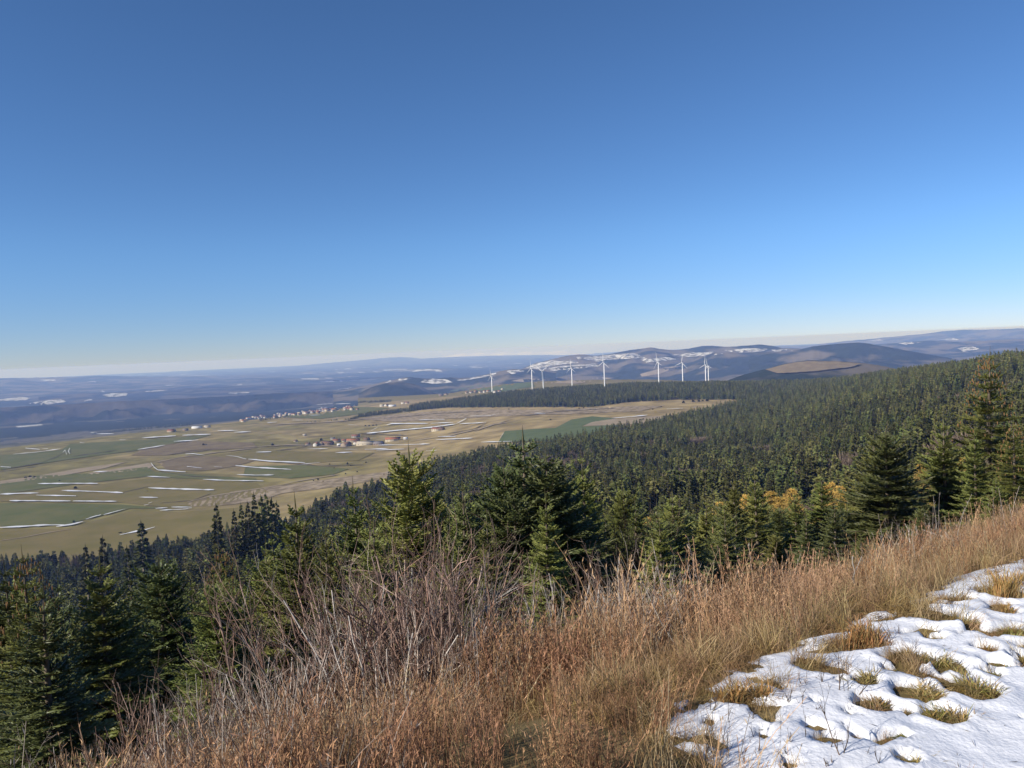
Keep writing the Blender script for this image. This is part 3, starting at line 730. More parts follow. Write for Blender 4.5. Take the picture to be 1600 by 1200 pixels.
for k, (x, y, wl, rf) in enumerate(tmp):
    n, i_ = cnt[(wl, rf)]; cnt[(wl, rf)][1] += 1
    lab = f'{wl} walled house with {rf} roof in the far village' + ('' if n == 1 else f', {ordinal(i_)} of these from the left')
    house(x, y, rr.uniform(13, 22), rr.uniform(10, 13), rr.uniform(5.5, 8), rr.uniform(-90, 90), wl, rf, lab, group=GF, win=0, chim=False)
OT = [(268, 675, 26, 13, 6, -15, 'stone', 'red', 'brown farmhouse with red roof at the far left edge of the plateau'), (290, 673, 16, 10, 5, 0, 'brown', 'grey', 'dark roofed barn right of the red roofed farmhouse on the left'),
      (308, 669.5, 34, 12, 4.5, 4, 'white', 'snowy', 'long white shed with bright roof on the left plateau edge'), (324, 668, 20, 11, 4.5, 4, 'white', 'pale', 'short pale roofed shed right of the long white shed'),
      (597, 635, 20, 12, 6, 10, 'white', 'pale', 'white farm block left of two others beyond the far village'), (604, 634.5, 18, 12, 6, 60, 'white', 'brown', 'white farm block with brown roof in the middle of three'),
      (613, 635.5, 30, 12, 5, 5, 'white', 'snowy', 'long white barn right of the white farm blocks'), (630, 631, 18, 11, 5, 0, 'white', 'pale', 'small white farm building left of a pair near the wood'),
      (636, 630.5, 16, 11, 5, 0, 'cream', 'red', 'small cream farm building right of a pair near the wood')]
for v in OT: house(*v, group='scattered farm buildings on the plateau', win=0, chim=False)
HM = [(689, 618.5, 24, 12, 6, 'brown', 'grey'), (697, 617, 14, 10, 6, 'stone', 'brown'), (729, 614.5, 16, 11, 6, 'cream', 'red'), (736, 614, 18, 11, 6, 'white', 'red'), (743, 613, 16, 12, 7, 'stone', 'orange'), (751, 613.5, 20, 12, 6, 'cream', 'brown'),
      (757, 613, 15, 12, 7, 'white', 'red'), (763, 612, 20, 12, 6, 'stone', 'red'), (774, 613.5, 18, 12, 7, 'white', 'brown'), (780, 612.5, 16, 11, 6, 'white', 'orange'), (785, 609.5, 14, 11, 6, 'cream', 'pale')]
for k, (x, y, L, W, He, wl, rf) in enumerate(HM):
    house(x, y, L, W, He, rr.uniform(-40, 40), wl, rf, f'{wl} house with {rf} roof, {ordinal(k)} from the left in the hamlet below the leftmost turbine', group='houses of the hamlet below the turbines', win=0, chim=False)

# ------------------------------------------------------------------ conifers
def conifer(seed, h, Rr, wsp=.30, w=.021, sec=.046, top=.8, lowcut=.04, upang=48, lowang=-6, tint=(1, 1, 1), inter=4, bare=0.0, droop=.12, mats=None, terms=True, prof_e=.78):
    g = np.random.default_rng(seed)
    cr, tk = MB(), MB()
    zz = np.linspace(0, h, 9)
    wob = np.cumsum(g.normal(0, .012 * h / 6, (9, 2)), 0) * np.linspace(0, 1, 9)[:, None]
    tube(tk, np.column_stack([wob, zz]), (.018 * h) * (1 - zz / h) ** .9 + .008, 6, m=0)
    # whorls
    z = lowcut * h + .1; heights = []
    while z < h * .985:
        heights.append((z, True)); step = wsp * (1 + .35 * (z / h)) * g.uniform(.85, 1.15)
        for q in range(inter): heights.append((z + step * g.uniform(.2, .85), False))
        z += step
    for (z, wh) in heights:
        t = min(z / h, .985)
        nb = int(g.integers(5, 8)) if wh else 1
        if t > .9: nb = int(g.integers(3, 5)) if wh else 0
        a0 = g.uniform(0, 6.28)
        for b in range(nb):
            if g.random() < bare: continue
            prof = min((1 - t) ** prof_e, .55 + t * 5) * Rr
            Lb = prof * g.uniform(.78, 1.12) * (1 if wh else .72) + .06
            if t > .88: Lb *= 1.25
            az = a0 + b * 6.283 / nb + g.uniform(-.25, .25)
            el = R(lowang + (upang - lowang) * t ** 1.8 + g.uniform(-7, 7))
            n = 7; s = np.linspace(0, 1, n)
            rad = Lb * s * math.cos(el) * (1 - .05 * s)
            hz = Lb * (s * math.sin(el) - droop * (s - s ** 3) + .10 * s ** 2)
            da = az + np.cumsum(g.normal(0, .03, n))
            x0 = np.interp(z, zz, wob[:, 0]); y0 = np.interp(z, zz, wob[:, 1])
            P = np.column_stack([x0 + rad * np.cos(da), y0 + rad * np.sin(da), z + hz])
            bc = g.uniform(.8, 1.2)
            tube(tk, P[::2], np.linspace(.010 + .006 * Lb, .003, len(P[::2])), 3, m=0)
            ns = max(3, int(Lb / sec))
            tt = np.linspace(.10 if t < .8 else .2, .97, ns) + g.uniform(-.01, .01, ns)
            Q = np.column_stack([np.interp(tt, s, P[:, q]) for q in range(3)])
            tg = nrm(P[-1] - P[0] + 1e-6)[None, :]
            side = nrm(np.cross(tg, [[0, 0, 1.0]]))
            upv = np.cross(side, tg)
            sg = np.where(np.arange(ns) % 2 == 0, 1.0, -1.0)[:, None]
            an = R(52) + g.uniform(-.2, .2, ns)[:, None]
            dirs = nrm(tg * np.cos(an) + side * sg * np.sin(an) + upv * g.uniform(-.18, .32, ns)[:, None])
            l = np.minimum(.46 * Lb * (1 - tt) + .06, .42) * g.uniform(.7, 1.15, ns)
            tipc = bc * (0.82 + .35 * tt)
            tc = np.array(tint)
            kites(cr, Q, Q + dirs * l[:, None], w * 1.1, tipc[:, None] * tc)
            # terminal axis, clad in needles
            kites(cr, P[:-1], P[:-1] + (P[1:] - P[:-1]) * 1.15, w, np.tile(tc * bc, (n - 1, 1)) * np.linspace(.8, 1.2, n - 1)[:, None], mid=.5)
            if terms:
                nt_ = np.maximum((l / .05).astype(int) - 1, 0)
                idx = np.repeat(np.arange(ns), nt_)
                if len(idx):
                    k = np.concatenate([np.arange(q) for q in nt_ if q > 0])
                    u = (k + 1.0) / (nt_[idx] + 1)
                    base = Q[idx] + dirs[idx] * (l[idx] * u)[:, None]
                    sd = np.cross(dirs[idx], upv); sd = nrm(sd)
                    sgn = np.where(k % 2 == 0, 1.0, -1.0)[:, None]
                    d3 = nrm(dirs[idx] * .62 + sd * sgn * .75 + g.normal(0, .14, (len(idx), 3)) + np.array([0, 0, .08]))
                    l3 = (.42 * l[idx] * (1 - u) + .045) * g.uniform(.75, 1.2, len(idx))
                    kites(cr, base, base + d3 * l3[:, None], w * .92, (tipc[idx] * g.uniform(.85, 1.25, len(idx)))[:, None] * tc, cross=False if w < .03 else True)
    # leader
    x0, y0 = wob[-1]
    tube(tk, [(x0, y0, h * .97), (x0 + .01, y0, h * 1.0), (x0 + .02, y0 - .01, h + top * .5)], [.012, .009, .004], 4, m=0)
    kites(cr, [(x0, y0, h * .95)], [(x0 + .02, y0 - .01, h + top * .5)], w * .8, np.array([tint]))
    return cr, tk

FIRS = []
specs = [dict(h=6.0, Rr=2.1, w=.029), dict(h=6.4, Rr=1.9, wsp=.32, top=1.0, w=.029), dict(h=5.2, Rr=2.2, wsp=.26, prof_e=.6, w=.029), dict(h=6.2, Rr=1.9, wsp=.34, lowang=2, inter=3, bare=.05, top=1.1, w=.028), dict(h=5.6, Rr=1.85, wsp=.29, w=.029)]
for k, sp in enumerate(specs):
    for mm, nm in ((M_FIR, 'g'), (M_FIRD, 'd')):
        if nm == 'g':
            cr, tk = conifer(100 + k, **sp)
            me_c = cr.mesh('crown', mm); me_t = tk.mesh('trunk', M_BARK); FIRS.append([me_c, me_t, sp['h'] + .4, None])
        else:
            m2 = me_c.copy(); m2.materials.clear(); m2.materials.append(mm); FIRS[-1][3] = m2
# spruce carrying cones
cr, tk = conifer(200, h=7.2, Rr=2.1, wsp=.33, upang=40, lowang=-18, droop=.22, inter=3, w=.023)
CS = (cr.mesh('crown', M_CONESP), tk.mesh('trunk', M_BARK), 7.6)
def cones_mesh(h, Rr, n, seed):
    g = np.random.default_rng(seed); mb = MB()
    for q in range(n):
        t = g.uniform(.35, .97) ** .6; z = h * t; r = (1 - t) ** .78 * Rr * g.uniform(.6, .98) + .1; a = g.uniform(0, 6.283)
        c = np.array([r * math.cos(a), r * math.sin(a), z + .1])
        tube(mb, [c, c + [0, 0, -.03], c + [.005, 0, -.09], c + [.01, 0, -.135]], [.006, .016, .014, .004], 5)
    return mb.mesh('cones', M_CONE, True)
ME_CONES = cones_mesh(7.2, 1.9, 140, 3)

FG = 'young firs growing on the slope below the track'
def put_fir(px, py, d, kind, dark, label, rot=None, name='fir_tree', group=FG, sx=1.0, cat='fir tree'):
    sx *= 1.1 if not 990 < px < 1345 else 1.3
    top = at(px, py, d); gz = float(H(top[0], top[1])) - .05
    hh = top[2] - gz
    if hh < 1.2: return None
    if kind == 'cone': mc, mt, h0 = CS
    else:
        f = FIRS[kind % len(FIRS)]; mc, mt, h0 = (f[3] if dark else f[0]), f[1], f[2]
    s = hh / h0
    root = link(name, None, loc=(top[0], top[1], gz), rot=(0, 0, random.uniform(0, 6.28) if rot is None else rot), scale=(s * sx, s * sx, s), label=label, category=cat)
    if group: root['group'] = group
    link('trunk', mt, root); link('crown', mc, root)
    return root
NEAR = [
    (40, 850, 17, 1, 0, 'yellow green spruce with brown cones at the left edge of the photo', 1.1), (8, 868, 20, 4, 1, 'dark fir cut by the left edge of the photo', 1.0),
    (62, 905, 13.5, 4, 1, 'dark fir low at the left, in front of the coned spruce', 1.2), (152, 858, 17, 0, 0, 'green fir with a sharp leader left of the wide dark fir', 1.1),
    (245, 862, 20, 2, 1, 'wide dark fir behind the pale bare branches at the left', 1.0), (200, 890, 25, 3, 1, 'narrow fir between the sharp leader fir and the wide dark fir', 1.0),
    (300, 895, 24, 4, 0, 'mid green fir right of the wide dark fir', 1.0), (345, 842, 27, 1, 0, 'yellowish spruce with hanging cones left of the bare tree', 1.0),
    (415, 845, 25, 3, 0, 'olive fir behind the bare leaning tree', 1.0), (460, 765, 23, 0, 0, 'tall narrow fir whose tip reaches the edge of the pasture', 1.05),
    (508, 815, 18, 3, 0, 'thin fir with a star shaped leader left of the big shrub', .9), (553, 742, 24, 4, 0, 'straight fir between the tall narrow one and the village', 1.0),
    (598, 800, 22, 1, 0, 'fir with reddish twigs just left of the tallest central fir', 1.0), (640, 688, 21, 2, 0, 'tallest central fir with several leaders, its tip beside the barn', .95),
    (700, 795, 18, 3, 0, 'short fir with a long bare leader right of the tallest central fir', 1.0), (724, 742, 19, 3, 1, 'dark fir with a bare crossed leader', 1.1),
    (775, 738, 21, 1, 0, 'olive fir with a thin tip just left of the big dark fir', 1.0), (822, 664, 22, 0, 1, 'biggest dark fir in the centre, in front of the green field', 1.6),
    (800, 760, 19, 2, 1, 'dark bushy fir leaning on the left flank of the biggest one', 1.2), (900, 775, 21, 0, 1, 'dark fir at the foot of the orange leader fir', 1.25), (600, 760, 26, 4, 0, 'green fir tucked against the left side of the tallest central fir', 1.1), (670, 765, 24, 2, 0, 'bushy fir tucked against the right side of the tallest central fir', 1.0),
    (850, 700, 20, 2, 1, 'dark bushy fir merged with the right side of the biggest one', 1.2), (785, 712, 20, 2, 1, 'dark bushy fir merged with the left side of the biggest one', 1.0),
    (762, 802, 13, 3, 0, 'near fir with a three armed leader in front of the dark gap', 1.15), (865, 735, 23, 2, 1, 'broad dark fir on the right flank of the biggest one', 1.25),
    (911, 700, 27, 4, 0, 'fir with an orange bare leader stem', 1.0), (880, 790, 20, 0, 1, 'dark fir under the broad one at the centre right', 1.15), (945, 800, 26, 1, 1, 'small dark fir left of the brown bare tree', 1.0),
    (975, 755, 34, 2, 0, 'olive fir behind the brown bare tree', 1.0), (1053, 762, 28, 0, 0, 'well shaped green fir with a pale leader right of the bare tree', 1.1), (1102, 775, 31, 4, 0, 'slim fir between two well shaped ones', 1.0),
    (1146, 742, 30, 1, 0, 'green fir with a long thin leader, left of the yellow one', 1.0), (1180, 734, 34, 3, 0, 'yellowish fir with a bright leader among the larches', 1.0), (1210, 832, 24, 2, 0, 'small round fir in front of the larches', 1.0),
    (1243, 765, 32, 4, 0, 'green fir just right of the small round one', 1.0), (1283, 738, 33, 1, 0, 'green fir between the larches and the big bushy fir', 1.15), (1325, 785, 27, 3, 0, 'pale green fir at the foot of the big bushy fir', 1.1),
    (1382, 668, 26, 2, 1, 'big bushy fir with many short tips at the right', 1.28), (1345, 830, 20, 0, 0, 'low fir in front of the big bushy fir', 1.2), (1362, 672, 28, 0, 0, 'fir joined to the left side of the big bushy fir', 1.1),
    (1475, 648, 29, 0, 0, 'blue green fir with a pale leader, casting black shade below', 1.15), (1440, 790, 22, 2, 1, 'dark fir in shade right of the big bushy fir', 1.1),
    (1523, 668, 26, 1, 0, 'yellow green fir under the tall coned spruce', 1.1), (1585, 655, 24, 1, 0, 'coned spruce at the right edge of the photo', 1.3), (1490, 800, 21, 3, 0, 'low fir at the edge of the brown grass on the right', 1.1),
    (1556, 745, 22, 0, 0, 'olive fir low at the right edge above the grass', 1.2), (1610, 700, 28, 4, 0, 'fir cut by the right edge of the photo', 1.2),
]
used = []
for (px, py, d, kd, dk, lab, sx) in NEAR:
    kd2 = 'cone' if ('coned spruce' in lab or 'hanging cones' in lab or 'brown cones' in lab) and 'under' not in lab and 'front of the coned' not in lab else kd
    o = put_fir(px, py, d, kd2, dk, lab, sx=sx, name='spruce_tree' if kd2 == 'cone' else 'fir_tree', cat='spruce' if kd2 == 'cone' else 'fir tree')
    if o and kd2 == 'cone': link('cones', ME_CONES, o, kind='stuff')
    if o: used.append((o.location.x, o.location.y))
o = put_fir(1541, 541, 30, 'cone', 0, 'tall coned spruce standing above all others at the right', sx=1.15, name='spruce_tree', cat='spruce')
link('cones', ME_CONES, o, kind='stuff'); used.append((o.location.x, o.location.y))

SKY = [(-100, 870), (0, 860), (100, 872), (200, 868), (300, 862), (400, 838), (450, 795), (520, 790), (560, 765), (600, 750), (640, 735), (700, 750), (750, 742), (800, 722), (860, 735), (950, 765), (1050, 780), (1150, 775), (1250, 780), (1350, 765),
       (1450, 735), (1520, 700), (1620, 680), (1700, 670)]
skx = np.array([p[0] for p in SKY]); sky_ = np.array([p[1] for p in SKY])
fill = []
tries = 0
while len(fill) < 270 and tries < 40000:
    tries += 1
    az = R(random.uniform(-37, 37)); d = random.uniform(15, 72)
    x, y = d * math.sin(az), d * math.cos(az)
    if any((x - a) ** 2 + (y - b) ** 2 < (1.7 + d * .012) ** 2 for a, b in used): continue
    z = float(H(x, y)); hh = random.uniform(3.5, 7.0) * min(1, .35 + d / 38) + d * .04
    px, py, c = project(np.array([x, y, z + hh]))
    lim = float(np.interp(px, skx, sky_)) + random.uniform(0, 34)
    if py < lim:
        tp = at(float(px), lim, d); hh = tp[2] - z
    if hh < 2.2: continue
    px, py, c = project(np.array([x, y, z + hh]))
    used.append((x, y)); fill.append((float(px), float(py), d))
fill.sort()
for k, (px, py, d) in enumerate(fill):
    zone = 'left of the bare tree' if px < 380 else 'behind the big shrub' if px < 760 else 'behind the dark firs' if px < 960 else 'among the larches' if px < 1200 else 'at the far right'
    dist = 'nearer' if d < 45 else 'farther'
    fill[k] = (px, py, d, f'{dist} young fir in the gap {zone}')
cn = {}
for f in fill: cn[f[3]] = cn.get(f[3], 0) + 1
ci = {}
for k, (px, py, d, lab) in enumerate(fill):
    i_ = ci.get(lab, 0); ci[lab] = i_ + 1
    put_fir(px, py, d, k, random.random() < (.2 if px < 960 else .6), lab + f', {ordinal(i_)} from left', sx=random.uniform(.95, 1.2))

# forest spruces, seen from a few hundred metres
def spruce_mid(seed, layers=24, per=9, h=20.0, Rr=3.0, start=.12, rounded=.8, bare_trunk=0):
    g = np.random.default_rng(seed); cr = MB(); tk = MB()
    tube(tk, [(0, 0, -1), (0, 0, h * .5), (0, 0, h * .99)], [.26, .18, .03], 5)
    P0, P1, W, Cc = [], [], [], []
    for k in range(layers):
        t = start + (1 - start) * (k / layers) ** .95
        z = h * t
        prof = ((1 - t) / (1 - start)) ** rounded * Rr * min(1, .5 + (t - start) * 5)
        n = max(4, int(per * (0.55 + .6 * (1 - t))))
        a0 = g.uniform(0, 6.28)
        for b in range(n):
            if g.random() < .07: continue
            a = a0 + b * 6.283 / n + g.uniform(-.3, .3); L = prof * g.uniform(.65, 1.2) + .25
            dz = L * (g.uniform(-.35, -.05) + .75 * t ** 3)
            zz = z + g.uniform(-.3, .3)
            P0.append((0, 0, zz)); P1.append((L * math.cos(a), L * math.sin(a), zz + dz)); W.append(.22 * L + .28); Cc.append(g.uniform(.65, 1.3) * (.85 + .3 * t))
    P0 = np.array(P0); P1 = np.array(P1); W = np.array(W); Cc = np.array(Cc)[:, None] * np.ones(3)
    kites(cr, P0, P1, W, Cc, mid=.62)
    # side tufts near the ends
    for q in range(2):
        u = g.uniform(.4, .85, len(P0))[:, None]; B = P0 + (P1 - P0) * u
        d = nrm(P1 - P0); sd = np.cross(d, [0, 0, 1.0]) * (1 if q else -1)
        L = np.linalg.norm(P1 - P0, axis=1)[:, None]
        kites(cr, B, B + (d * .6 + sd * .8 + g.normal(0, .15, d.shape)) * L * .38, W * .45, Cc * g.uniform(.7, 1.3, (len(P0), 1)), cross=False)
    kites(cr, [(0, 0, h * .93)], [(0, 0, h * 1.03)], .14, np.ones((1, 3)))
    return cr, tk
MID = []
for k, kw in enumerate([dict(), dict(Rr=2.4, rounded=.7), dict(Rr=3.3, start=.3, rounded=.6, layers=19), dict(Rr=2.6, start=.42, rounded=.55, layers=16), dict(Rr=2.8, rounded=.9)]):
    cr, tk = spruce_mid(300 + k, **kw)
    MID.append((cr.mesh('crown', M_SPRUCE), tk.mesh('trunk', M_PALEBARK)))
def lowpoly(seed, h=18.0, Rr=2.8, layers=9, per=6):
    g = np.random.default_rng(seed); cr = MB(); P0, P1, W, Cc = [], [], [], []
    for k in range(layers):
        t = .08 + .9 * k / layers
        for b in range(per):
            a = g.uniform(0, 6.283); L = (1 - t) ** .7 * Rr * g.uniform(.7, 1.2) + .3
            P0.append((0, 0, h * t + g.uniform(0, .8))); P1.append((L * math.cos(a), L * math.sin(a), h * t - L * .2)); W.append(L * .45 + .3); Cc.append(g.uniform(.65, 1.3))
    kites(cr, np.array(P0), np.array(P1), np.array(W), np.array(Cc)[:, None] * np.ones(3), mid=.6)
    kites(cr, [(0, 0, h * .8)], [(0, 0, h * 1.02)], .5, np.ones((1, 3)))
    return bpy.data.objects.new('far_spruce_source', cr.mesh('far_spruce', M_SPRUCE))

cand = []
g = np.random.default_rng(77)
def ring_candidates(d0, d1, sp, a0=-37, a1=38):
    area = math.radians(a1 - a0) / 2 * (d1 * d1 - d0 * d0); n = int(area / (sp * sp))
    d = np.sqrt(g.uniform(d0 * d0, d1 * d1, n)); a = np.radians(g.uniform(a0, a1, n))
    x, y = d * np.sin(a), d * np.cos(a); z = H(x, y)
    m_ = is_forest(x, y, z)
    return x[m_], y[m_], z[m_], d[m_]
sets = [ring_candidates(72, 260, 4.8), ring_candidates(260, 700, 7.6), ring_candidates(700, 1500, 8.2), ring_candidates(1500, 3100, 7.6)]
Xf = np.concatenate([s_[0] for s_ in sets]); Yf = np.concatenate([s_[1] for s_ in sets]); Zf = np.concatenate([s_[2] for s_ in sets]); Df = np.concatenate([s_[3] for s_ in sets])
hf = np.interp(Df, [70, 200, 400, 1200, 1700, 3000], [7.0, 15, 25, 23, 18, 18]) * g.uniform(.65, 1.2, len(Df)) * (1 + .5 * fbm(Xf / 60, Yf / 60, 61))
px, py, c = project(np.stack([Xf, Yf, Zf + hf], -1))
lim = np.interp(px, skx, sky_) - 1e9 * (Df > 300)
keep = py > lim - 8
# clearings: thin strips and small gaps so the wood is uneven
gap = fbm(Xf / 35, Yf / 35, 71, 3) > .20
keep &= ~gap
Xf, Yf, Zf, Df, hf, px, py = [q[keep] for q in (Xf, Yf, Zf, Df, hf, px, py)]
size = hf / Df
vis = (px > -10) & (px < 1610) & (py < 960) & (py > 540)
order = np.argsort(-size * vis)
top300 = order[:286]
rest = np.ones(len(Xf), bool); rest[top300] = False
FS_G = 'spruces of the valley forest that show largest'
lab0 = []
for q in top300:
    x_ = px[q]
    zone = ('below the left pasture' if x_ < 300 else 'beside the pasture' if x_ < 480 else 'behind the tall central firs' if x_ < 700 else 'behind the biggest dark firs' if x_ < 900
            else 'behind the brown bare tree' if x_ < 1080 else 'behind the larches' if x_ < 1260 else 'above the bushy fir' if x_ < 1450 else 'behind the coned spruce')
    sz = 'tall' if hf[q] > 13.5 else 'medium' if hf[q] > 9.5 else 'small'
    lab0.append(f'{sz} forest spruce {zone}')
cn = {}; ci = {}
ordq = sorted(range(len(top300)), key=lambda k: px[top300[k]])
for k in ordq: cn[lab0[k]] = cn.get(lab0[k], 0) + 1
for k in ordq:
    q = top300[k]; lab = lab0[k]; i_ = ci.get(lab, 0); ci[lab] = i_ + 1
    if cn[lab] > 1: lab = f'{lab}, {ordinal(i_)} from left'
    mc, mt = MID[int(g.integers(0, 5))]; s = hf[q] / 20.0
    root = link('forest_spruce', None, loc=(Xf[q], Yf[q], Zf[q] - .2), rot=(0, 0, g.uniform(0, 6.28)), scale=(s * 1.3, s * 1.3, s), label=lab, category='spruce', group=FS_G)
    link('trunk', mt, root); link('crown', mc, root)

def gn_scatter(name, P, rotz, scl, idx, sources, tilt=None, **props):
    me = bpy.data.meshes.new(name); me.vertices.add(len(P)); me.vertices.foreach_set('co', np.asarray(P, float).ravel())
    rot = np.zeros((len(P), 3)); rot[:, 2] = rotz
    if tilt is not None: rot[:, :2] = tilt
    a = me.attributes.new('rot', 'FLOAT_VECTOR', 'POINT'); a.data.foreach_set('vector', rot.ravel())
    a = me.attributes.new('scl', 'FLOAT', 'POINT'); a.data.foreach_set('value', np.asarray(scl, float))
    a = me.attributes.new('idx', 'INT', 'POINT'); a.data.foreach_set('value', np.asarray(idx, np.int32))
    o = link(name, me, kind='stuff', **props)
    ng = bpy.data.node_groups.new(name + '_nodes', 'GeometryNodeTree')
    ng.interface.new_socket('Geometry', in_out='INPUT', socket_type='NodeSocketGeometry'); ng.interface.new_socket('Geometry', in_out='OUTPUT', socket_type='NodeSocketGeometry')
    N, L = ng.nodes, ng.links
    gi = N.new('NodeGroupInput'); go = N.new('NodeGroupOutput'); iop = N.new('GeometryNodeInstanceOnPoints'); jn = N.new('GeometryNodeGeometryToInstance')
    for s_ in reversed(sources):
        oi = N.new('GeometryNodeObjectInfo'); oi.inputs['Object'].default_value = s_; oi.inputs['As Instance'].default_value = False; oi.transform_space = 'ORIGINAL'
        L.new(oi.outputs['Geometry'], jn.inputs[0])
    def att(nm, ty):
        n = N.new('GeometryNodeInputNamedAttribute'); n.data_type = ty; n.inputs[0].default_value = nm; return n.outputs[0]
    L.new(gi.outputs[0], iop.inputs['Points']); L.new(jn.outputs[0], iop.inputs['Instance']); iop.inputs['Pick Instance'].default_value = True
    L.new(att('idx', 'INT'), iop.inputs['Instance Index']); L.new(att('scl', 'FLOAT'), iop.inputs['Scale'])
    e2r = N.new('FunctionNodeEulerToRotation'); L.new(att('rot', 'FLOAT_VECTOR'), e2r.inputs[0]); L.new(e2r.outputs[0], iop.inputs['Rotation'])
    L.new(iop.outputs[0], go.inputs[0])
    md = o.modifiers.new('scatter', 'NODES'); md.node_group = ng
    return o

srcm = []
for k in range(5):
    cr, tk = spruce_mid(320 + k, **[dict(Rr=3.8), dict(Rr=3.1, rounded=.65), dict(Rr=4.3, start=.3, rounded=.5, layers=18), dict(Rr=3.5, start=.42, rounded=.45, layers=15), dict(Rr=3.4, rounded=.85)][k])
    nv = cr.n
    for v_, f_, c_ in zip(tk.v, tk.f, tk.c):
        cr.v.append(v_); cr.f.append(f_ + nv); cr.m.append(np.full(len(f_), 1)); cr.c.append(c_); cr.n += len(v_)
    srcm.append(bpy.data.objects.new('spruce_source', cr.mesh('spruce', [M_SPRUCE, M_PALEBARK])))
srcl = [lowpoly(400 + k, Rr=3.0 + .5 * k) for k in range(3)]
m1 = rest & (Df < 1100); m2 = rest & (Df >= 1100)
def bare_far(seed):
    gg = np.random.default_rng(seed); cr = MB(); n = 90
    tube(cr, [(0, 0, -1), (0, 0, 9), (0, 0, 15)], [.25, .18, .05], 4, (1.5, 1.4, 1.3))
    a = gg.uniform(0, 6.283, n); z0 = gg.uniform(4, 12, n); L = gg.uniform(2, 4.5, n)
    P0 = np.column_stack([np.cos(a) * .8, np.sin(a) * .8, z0]); P1 = P0 + np.column_stack([np.cos(a) * L * .8, np.sin(a) * L * .8, L * 1.1])
    kites(cr, P0, P1, .22, gg.uniform(.7, 1.4, n)[:, None] * np.ones(3), mid=.6)
    return bpy.data.objects.new('bare_far_source', cr.mesh('bare_far', M_BROWNTREE))
srcm += [bare_far(1), bare_far(2)]
def scat(name, m_, src, h0, label):
    n = int(m_.sum())
    if len(src) == 7:
        bn = fbm(Xf[m_] / 70, Yf[m_] / 70, 75, 3) + .12 * g.random(n)
        ix = np.where(bn > .22, g.integers(5, 7, n), g.integers(0, 5, n))
    else: ix = g.integers(0, len(src), n)
    gn_scatter(name, np.stack([Xf[m_], Yf[m_], Zf[m_] - .3], -1), g.uniform(0, 6.28, n), hf[m_] / h0, ix, src, label=label, category='forest')
scat('spruce_forest', m1, srcm, 20.0, 'dense spruce forest filling the valley and the right hillside')
scat('distant_spruce_forest', m2, srcl, 18.0, 'far dark spruce wood across the plateau in front of the turbines')

# thin woods at the plateau edge
P = []
def along(pts, n, spread, hmin=6, hmax=13):
    for q in range(n):
        t = random.random() * (len(pts) - 1.001); a = int(t); f = t - a
        x = pts[a][0] * (1 - f) + pts[a + 1][0] * f; y = pts[a][1] * (1 - f) + pts[a + 1][1] * f + random.uniform(-spread, spread)
        h, d = hit(x, y)
        if h is not None and d < 6000: P.append((h.x, h.y, h.z - .3, random.uniform(hmin, hmax)))
along([(545, 657), (562, 652), (580, 650)], 60, 1.0); along([(560, 651), (600, 646), (640, 642), (700, 633)], 420, 1.8, 9, 15); along([(140, 679), (200, 673), (255, 668), (300, 664)], 240, .5, 10, 16)
along([(478, 661), (520, 657), (548, 655)], 30, .5, 5, 8); along([(575, 629), (612, 627)], 90, .8, 8, 14); along([(404, 657), (450, 652)], 60, 1.2, 6, 10); along([(520, 633), (575, 628)], 70, .5, 10, 14)
along([(690, 616), (800, 612)], 60, 1.5, 5, 10)
P = np.array(P)
gn_scatter('plateau_edge_wood', P[:, :3], g.uniform(0, 6.28, len(P)), P[:, 3] / 18, g.integers(0, 3, len(P)), srcl, label='thin dark strips of conifers along the far edge of the plateau', category='wood')

# single spruces standing out at the edge of the pasture
SG = [(220, 813, 560, 'lone spruce in front of the curved snow drift on the pasture', 1.3), (337, 785, 400, 'tall narrow spruce standing apart at the pasture edge', .75), (160, 836, 480, 'dark spruce poking up left of the lone one', .8),
      (133, 850, 470, 'short dark spruce at the foot of the pasture, left of the poking one', .9), (198, 852, 430, 'small spruce below the lone spruce', .9), (365, 795, 450, 'leftmost spruce of the dark clump by the pasture', .8), (376, 785, 455, 'second spruce from the left in the dark clump', .75),
      (386, 782, 450, 'third spruce from the left in the dark clump', .75), (396, 768, 450, 'tallest spruce of the dark clump', .8), (407, 772, 455, 'fifth spruce from the left in the dark clump', .75), (415, 768, 450, 'sixth spruce from the left in the dark clump', .75),
      (424, 776, 450, 'seventh spruce from the left in the dark clump', .75), (432, 782, 455, 'rightmost spruce of the dark clump by the pasture', .8)]
for (px_, py_, d, lab, sx) in SG:
    tp = at(px_, py_, d); gz = float(H(tp[0], tp[1])); s = (tp[2] - gz) / 20.3
    root = link('lone_spruce', None, loc=(tp[0], tp[1], gz), rot=(0, 0, random.uniform(0, 6)), scale=(s * sx * 1.1, s * sx * 1.1, s), label=lab, category='spruce', group='spruces standing out at the pasture edge')
    mc, mt = MID[random.choice([0, 1, 4])]; link('trunk', mt, root); link('crown', mc, root)

